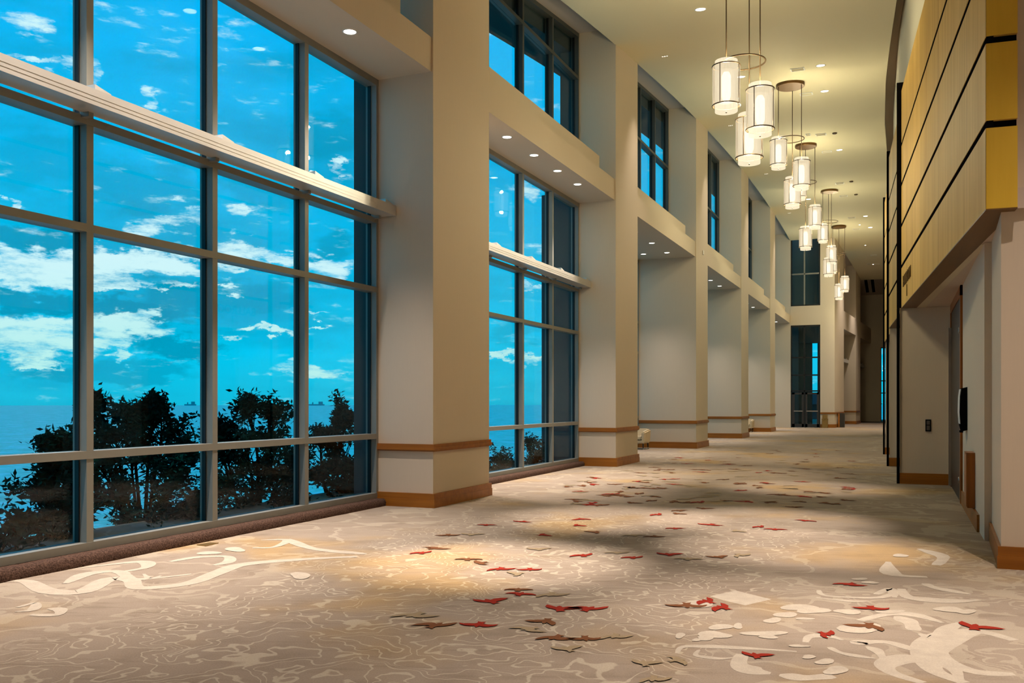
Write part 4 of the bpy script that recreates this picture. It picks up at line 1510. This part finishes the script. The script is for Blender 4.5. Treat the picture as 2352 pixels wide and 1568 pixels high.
GROUPS = [
    # label, canopy pixel, depth scale px of a .5 m shade, [(shade centre u, top v)] , ring v
    ('front pendant group of three cream drum shades on long rods', None, 62.0, [(1668, 140), (1746, 193.5), (1721, 262)], 143, (1707, 143)),
    ('second pendant group of three cream drum shades', (1817, 192), 40.6, [(1788, 316), (1841, 363), (1820, 407)], 320, (1815, 320)),
    ('third pendant group of three cream drum shades, partly behind the second', (1853, 332), 30.2, [(1837.5, 405), (1875, 471), (1850.5, 520)], 419, (1851, 419)),
    ('fourth pendant group of cream drum shades far down the hall', (1906, 437), 24.0, [(1890, 514), (1909.5, 564), (1903, 592)], 509, (1905, 509)),
    ('farthest pendant group of small cream drum shades', (1928.5, 519), 20.6, [(1912, 592), (1921.5, 590), (1943, 634), (1927, 652)], 583, (1926.5, 583))]
for gi, (lab, can, w_px, shs, ring_v, ring_c) in enumerate(GROUPS):
    if can:
        pc = on_ceiling(*can)
    else:
        Zd = 2 * R_SH * F / w_px
        q = at_depth(ring_c[0], ring_c[1], Zd)
        pc = Vector((q.x, q.y, C(q.y)))
    Zc = -pc.x * ST + pc.y * CT
    ctr = at_depth(ring_c[0], ring_c[1], Zc)
    pc.x, pc.y = ctr.x, ctr.y
    pc.z = C(pc.y)
    g_ = thing('pendant_light', lab, 'pendant light', tuple(pc), 'pendant groups down the hall')
    sl = (C(pc.y + .1) - C(pc.y - .1)) / .2
    MB().lathe((pc.x, pc.y), [(.40, pc.z - .11), (.41, pc.z - .10), (.41, pc.z - .02), (.39, pc.z + .03)], 48).build('canopy', 'bronze', g_)
    zr = ctr.z
    MB().torus((pc.x, pc.y, zr), .40, .014, 56, 8).build('ring', 'darkbronze', g_)
    if gi == 4:
        shs = [shs[0], shs[2], shs[3]]
    for (u, v) in shs:
        # the rod hangs on the ring: take the ring point seen at this column, at that depth
        best = None
        for s in range(360):
            t = 2 * math.pi * s / 360
            x_, y_ = pc.x + .36 * math.cos(t), pc.y + .36 * math.sin(t)
            zc = -x_ * ST + y_ * CT
            uu = CX + F * (x_ * CT + y_ * ST) / zc
            want_far = (v > ring_v + 80 * w_px / 62.0)      # low shades hang at the back
            e = abs(uu - u) + (0 if (zc > Zc) == want_far else 4)
            if best is None or e < best[0]:
                best = (e, x_, y_, zc)
        _, x_, y_, zc = best
        zt = EYE + (HY - v) * zc / F
        MB().tube((x_, y_, zt - .03), (x_, y_, pc.z - .08), .011, 8).build('rod', 'darkbronze', g_)
        shade(g_, None, x_, y_, zt)

# ------------------------------------------------------------------ outside: sea, bank, shrubs
sv = MB()
ring_ = [( -D + 2300 * math.cos(t), 2300 * math.sin(t), -6.0) for t in [2 * math.pi * i / 96 for i in range(96)]]
sv.face([p for p in ring_])
structure(sv.build('sea', 'sea'), 'blue sea with glinting ripples out to the horizon', 'sea')
gb = MB()
gp = [(-7.66, -.5), (-10.6, -.55), (-11.6, -1.2), (-13.5, -6.6)]
for (xa, za), (xb_, zb) in zip(gp, gp[1:]):
    gb.hexa([(xa, -30, za - .3), (xb_, -30, zb - .3), (xb_, T[2] + 40, zb - .3), (xa, T[2] + 40, za - .3)], [(xa, -30, za), (xb_, -30, zb), (xb_, T[2] + 40, zb), (xa, T[2] + 40, za)])
structure(gb.build('ground', 'soil'), 'dark planted bank outside the windows', 'ground')


def shrub(label, base, crown, n_br, n_leaf, leaf, seed):
    """base: foot point; crown: list of (centre, radii) lobes."""
    rnd = random.Random(seed)
    r = thing('shrub', label, 'shrub', tuple(base), 'dark shrubs outside the windows')
    tb, lb = MB(), MB()
    tips = []
    tops = [Vector(c) for c, _ in crown]
    for c, rad in crown:
        c = Vector(c)
        mid = Vector(base).lerp(c, .55) + Vector((rnd.uniform(-.1, .1), rnd.uniform(-.1, .1), 0))
        tb.tube(base, mid, .035, 6, 0, .022)
        tb.tube(mid, c, .022, 6, 0, .012)
        for i in range(n_br):
            t = rnd.uniform(0, 6.283); ph = math.asin(rnd.uniform(-.7, 1))
            k = rnd.uniform(.45, 1.1) if rnd.random() < .72 else rnd.uniform(1.15, 1.75)
            tip = c + Vector((rad[0] * math.cos(t) * math.cos(ph), rad[0] * math.sin(t) * math.cos(ph), rad[1] * math.sin(ph))) * k
            st = mid.lerp(c, rnd.uniform(.3, 1.0))
            kn = st.lerp(tip, .5) + Vector((rnd.uniform(-.08, .08), rnd.uniform(-.08, .08), rnd.uniform(-.02, .10)))
            tb.tube(st, kn, .009, 5, 0, .006)
            tb.tube(kn, tip, .006, 5, 0, .003)
            tips.append((kn, tip))
    for i in range(n_leaf):
        a, b2 = tips[rnd.randrange(len(tips))]
        q = a.lerp(b2, rnd.uniform(.25, 1.08)) + Vector((rnd.gauss(0, .05), rnd.gauss(0, .05), rnd.gauss(0, .045)))
        dd = Vector((rnd.gauss(0, 1), rnd.gauss(0, 1), rnd.gauss(.15, .6))).normalized()
        sd = dd.orthogonal().normalized()
        sd = (Matrix.Rotation(rnd.uniform(0, 6.28), 3, dd) @ sd)
        l_ = leaf * rnd.uniform(.7, 1.25)
        nrm = dd.cross(sd) * l_ * .06
        lb.face([q, q + dd * l_ * .45 + sd * l_ * .2 + nrm, q + dd * l_, q + dd * l_ * .45 - sd * l_ * .2 + nrm])
    tb.build('stem', 'bark', r)
    lb.build('foliage', 'leaf', r)
    return r


def lobe(u, v, Z, ru, rv):
    p = at_depth(u, v, Z)
    return ((p.x, p.y, p.z), (ru * Z / F, rv * Z / F))


def foot(u, Z, z=-.6):
    p = at_depth(u, HY, Z)
    return (p.x, p.y, z)


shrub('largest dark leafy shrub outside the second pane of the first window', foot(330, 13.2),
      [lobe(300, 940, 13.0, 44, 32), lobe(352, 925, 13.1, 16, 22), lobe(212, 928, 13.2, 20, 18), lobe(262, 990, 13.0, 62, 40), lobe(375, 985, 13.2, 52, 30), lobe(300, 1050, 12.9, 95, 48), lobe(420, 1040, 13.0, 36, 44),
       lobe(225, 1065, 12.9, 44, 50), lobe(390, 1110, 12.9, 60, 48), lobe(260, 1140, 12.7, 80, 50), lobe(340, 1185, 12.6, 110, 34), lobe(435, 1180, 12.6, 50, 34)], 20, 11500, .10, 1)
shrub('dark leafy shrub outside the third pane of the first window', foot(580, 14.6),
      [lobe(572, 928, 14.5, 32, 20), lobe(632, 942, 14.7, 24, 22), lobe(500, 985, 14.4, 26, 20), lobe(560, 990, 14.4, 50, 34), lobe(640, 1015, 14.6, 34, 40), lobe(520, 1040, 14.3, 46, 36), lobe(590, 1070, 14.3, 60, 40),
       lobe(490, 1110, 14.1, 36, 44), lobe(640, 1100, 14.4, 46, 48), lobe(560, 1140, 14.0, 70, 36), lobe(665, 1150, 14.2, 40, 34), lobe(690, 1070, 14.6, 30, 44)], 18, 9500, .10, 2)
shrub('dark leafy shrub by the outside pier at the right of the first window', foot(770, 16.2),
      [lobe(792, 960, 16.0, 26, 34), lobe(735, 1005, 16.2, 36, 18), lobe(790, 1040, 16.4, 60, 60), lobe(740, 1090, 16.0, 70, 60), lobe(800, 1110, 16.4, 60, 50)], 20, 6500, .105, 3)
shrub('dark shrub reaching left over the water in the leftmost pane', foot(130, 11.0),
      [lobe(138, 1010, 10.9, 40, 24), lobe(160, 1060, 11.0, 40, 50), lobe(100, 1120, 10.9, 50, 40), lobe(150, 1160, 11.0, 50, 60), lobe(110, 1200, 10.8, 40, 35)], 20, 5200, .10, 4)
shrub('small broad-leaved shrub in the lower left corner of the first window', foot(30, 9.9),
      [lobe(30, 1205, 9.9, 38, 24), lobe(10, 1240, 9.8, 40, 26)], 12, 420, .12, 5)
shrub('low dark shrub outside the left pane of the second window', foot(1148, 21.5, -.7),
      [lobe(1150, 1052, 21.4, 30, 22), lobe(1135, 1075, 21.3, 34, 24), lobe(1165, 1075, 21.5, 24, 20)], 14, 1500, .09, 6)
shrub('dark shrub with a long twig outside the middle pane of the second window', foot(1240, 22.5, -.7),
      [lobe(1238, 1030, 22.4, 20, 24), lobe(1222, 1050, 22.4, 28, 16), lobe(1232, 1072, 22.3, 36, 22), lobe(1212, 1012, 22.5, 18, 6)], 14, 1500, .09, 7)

# distant ships on the horizon
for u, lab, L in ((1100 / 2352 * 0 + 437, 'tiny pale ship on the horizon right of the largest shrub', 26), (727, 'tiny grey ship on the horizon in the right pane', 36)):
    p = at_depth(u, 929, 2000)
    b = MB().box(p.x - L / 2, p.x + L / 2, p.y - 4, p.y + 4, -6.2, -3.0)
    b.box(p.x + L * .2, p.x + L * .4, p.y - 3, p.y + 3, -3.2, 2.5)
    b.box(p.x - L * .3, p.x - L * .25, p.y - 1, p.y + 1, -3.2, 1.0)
    tag(b.build('ship', 'ship_haze'), lab, 'ship')
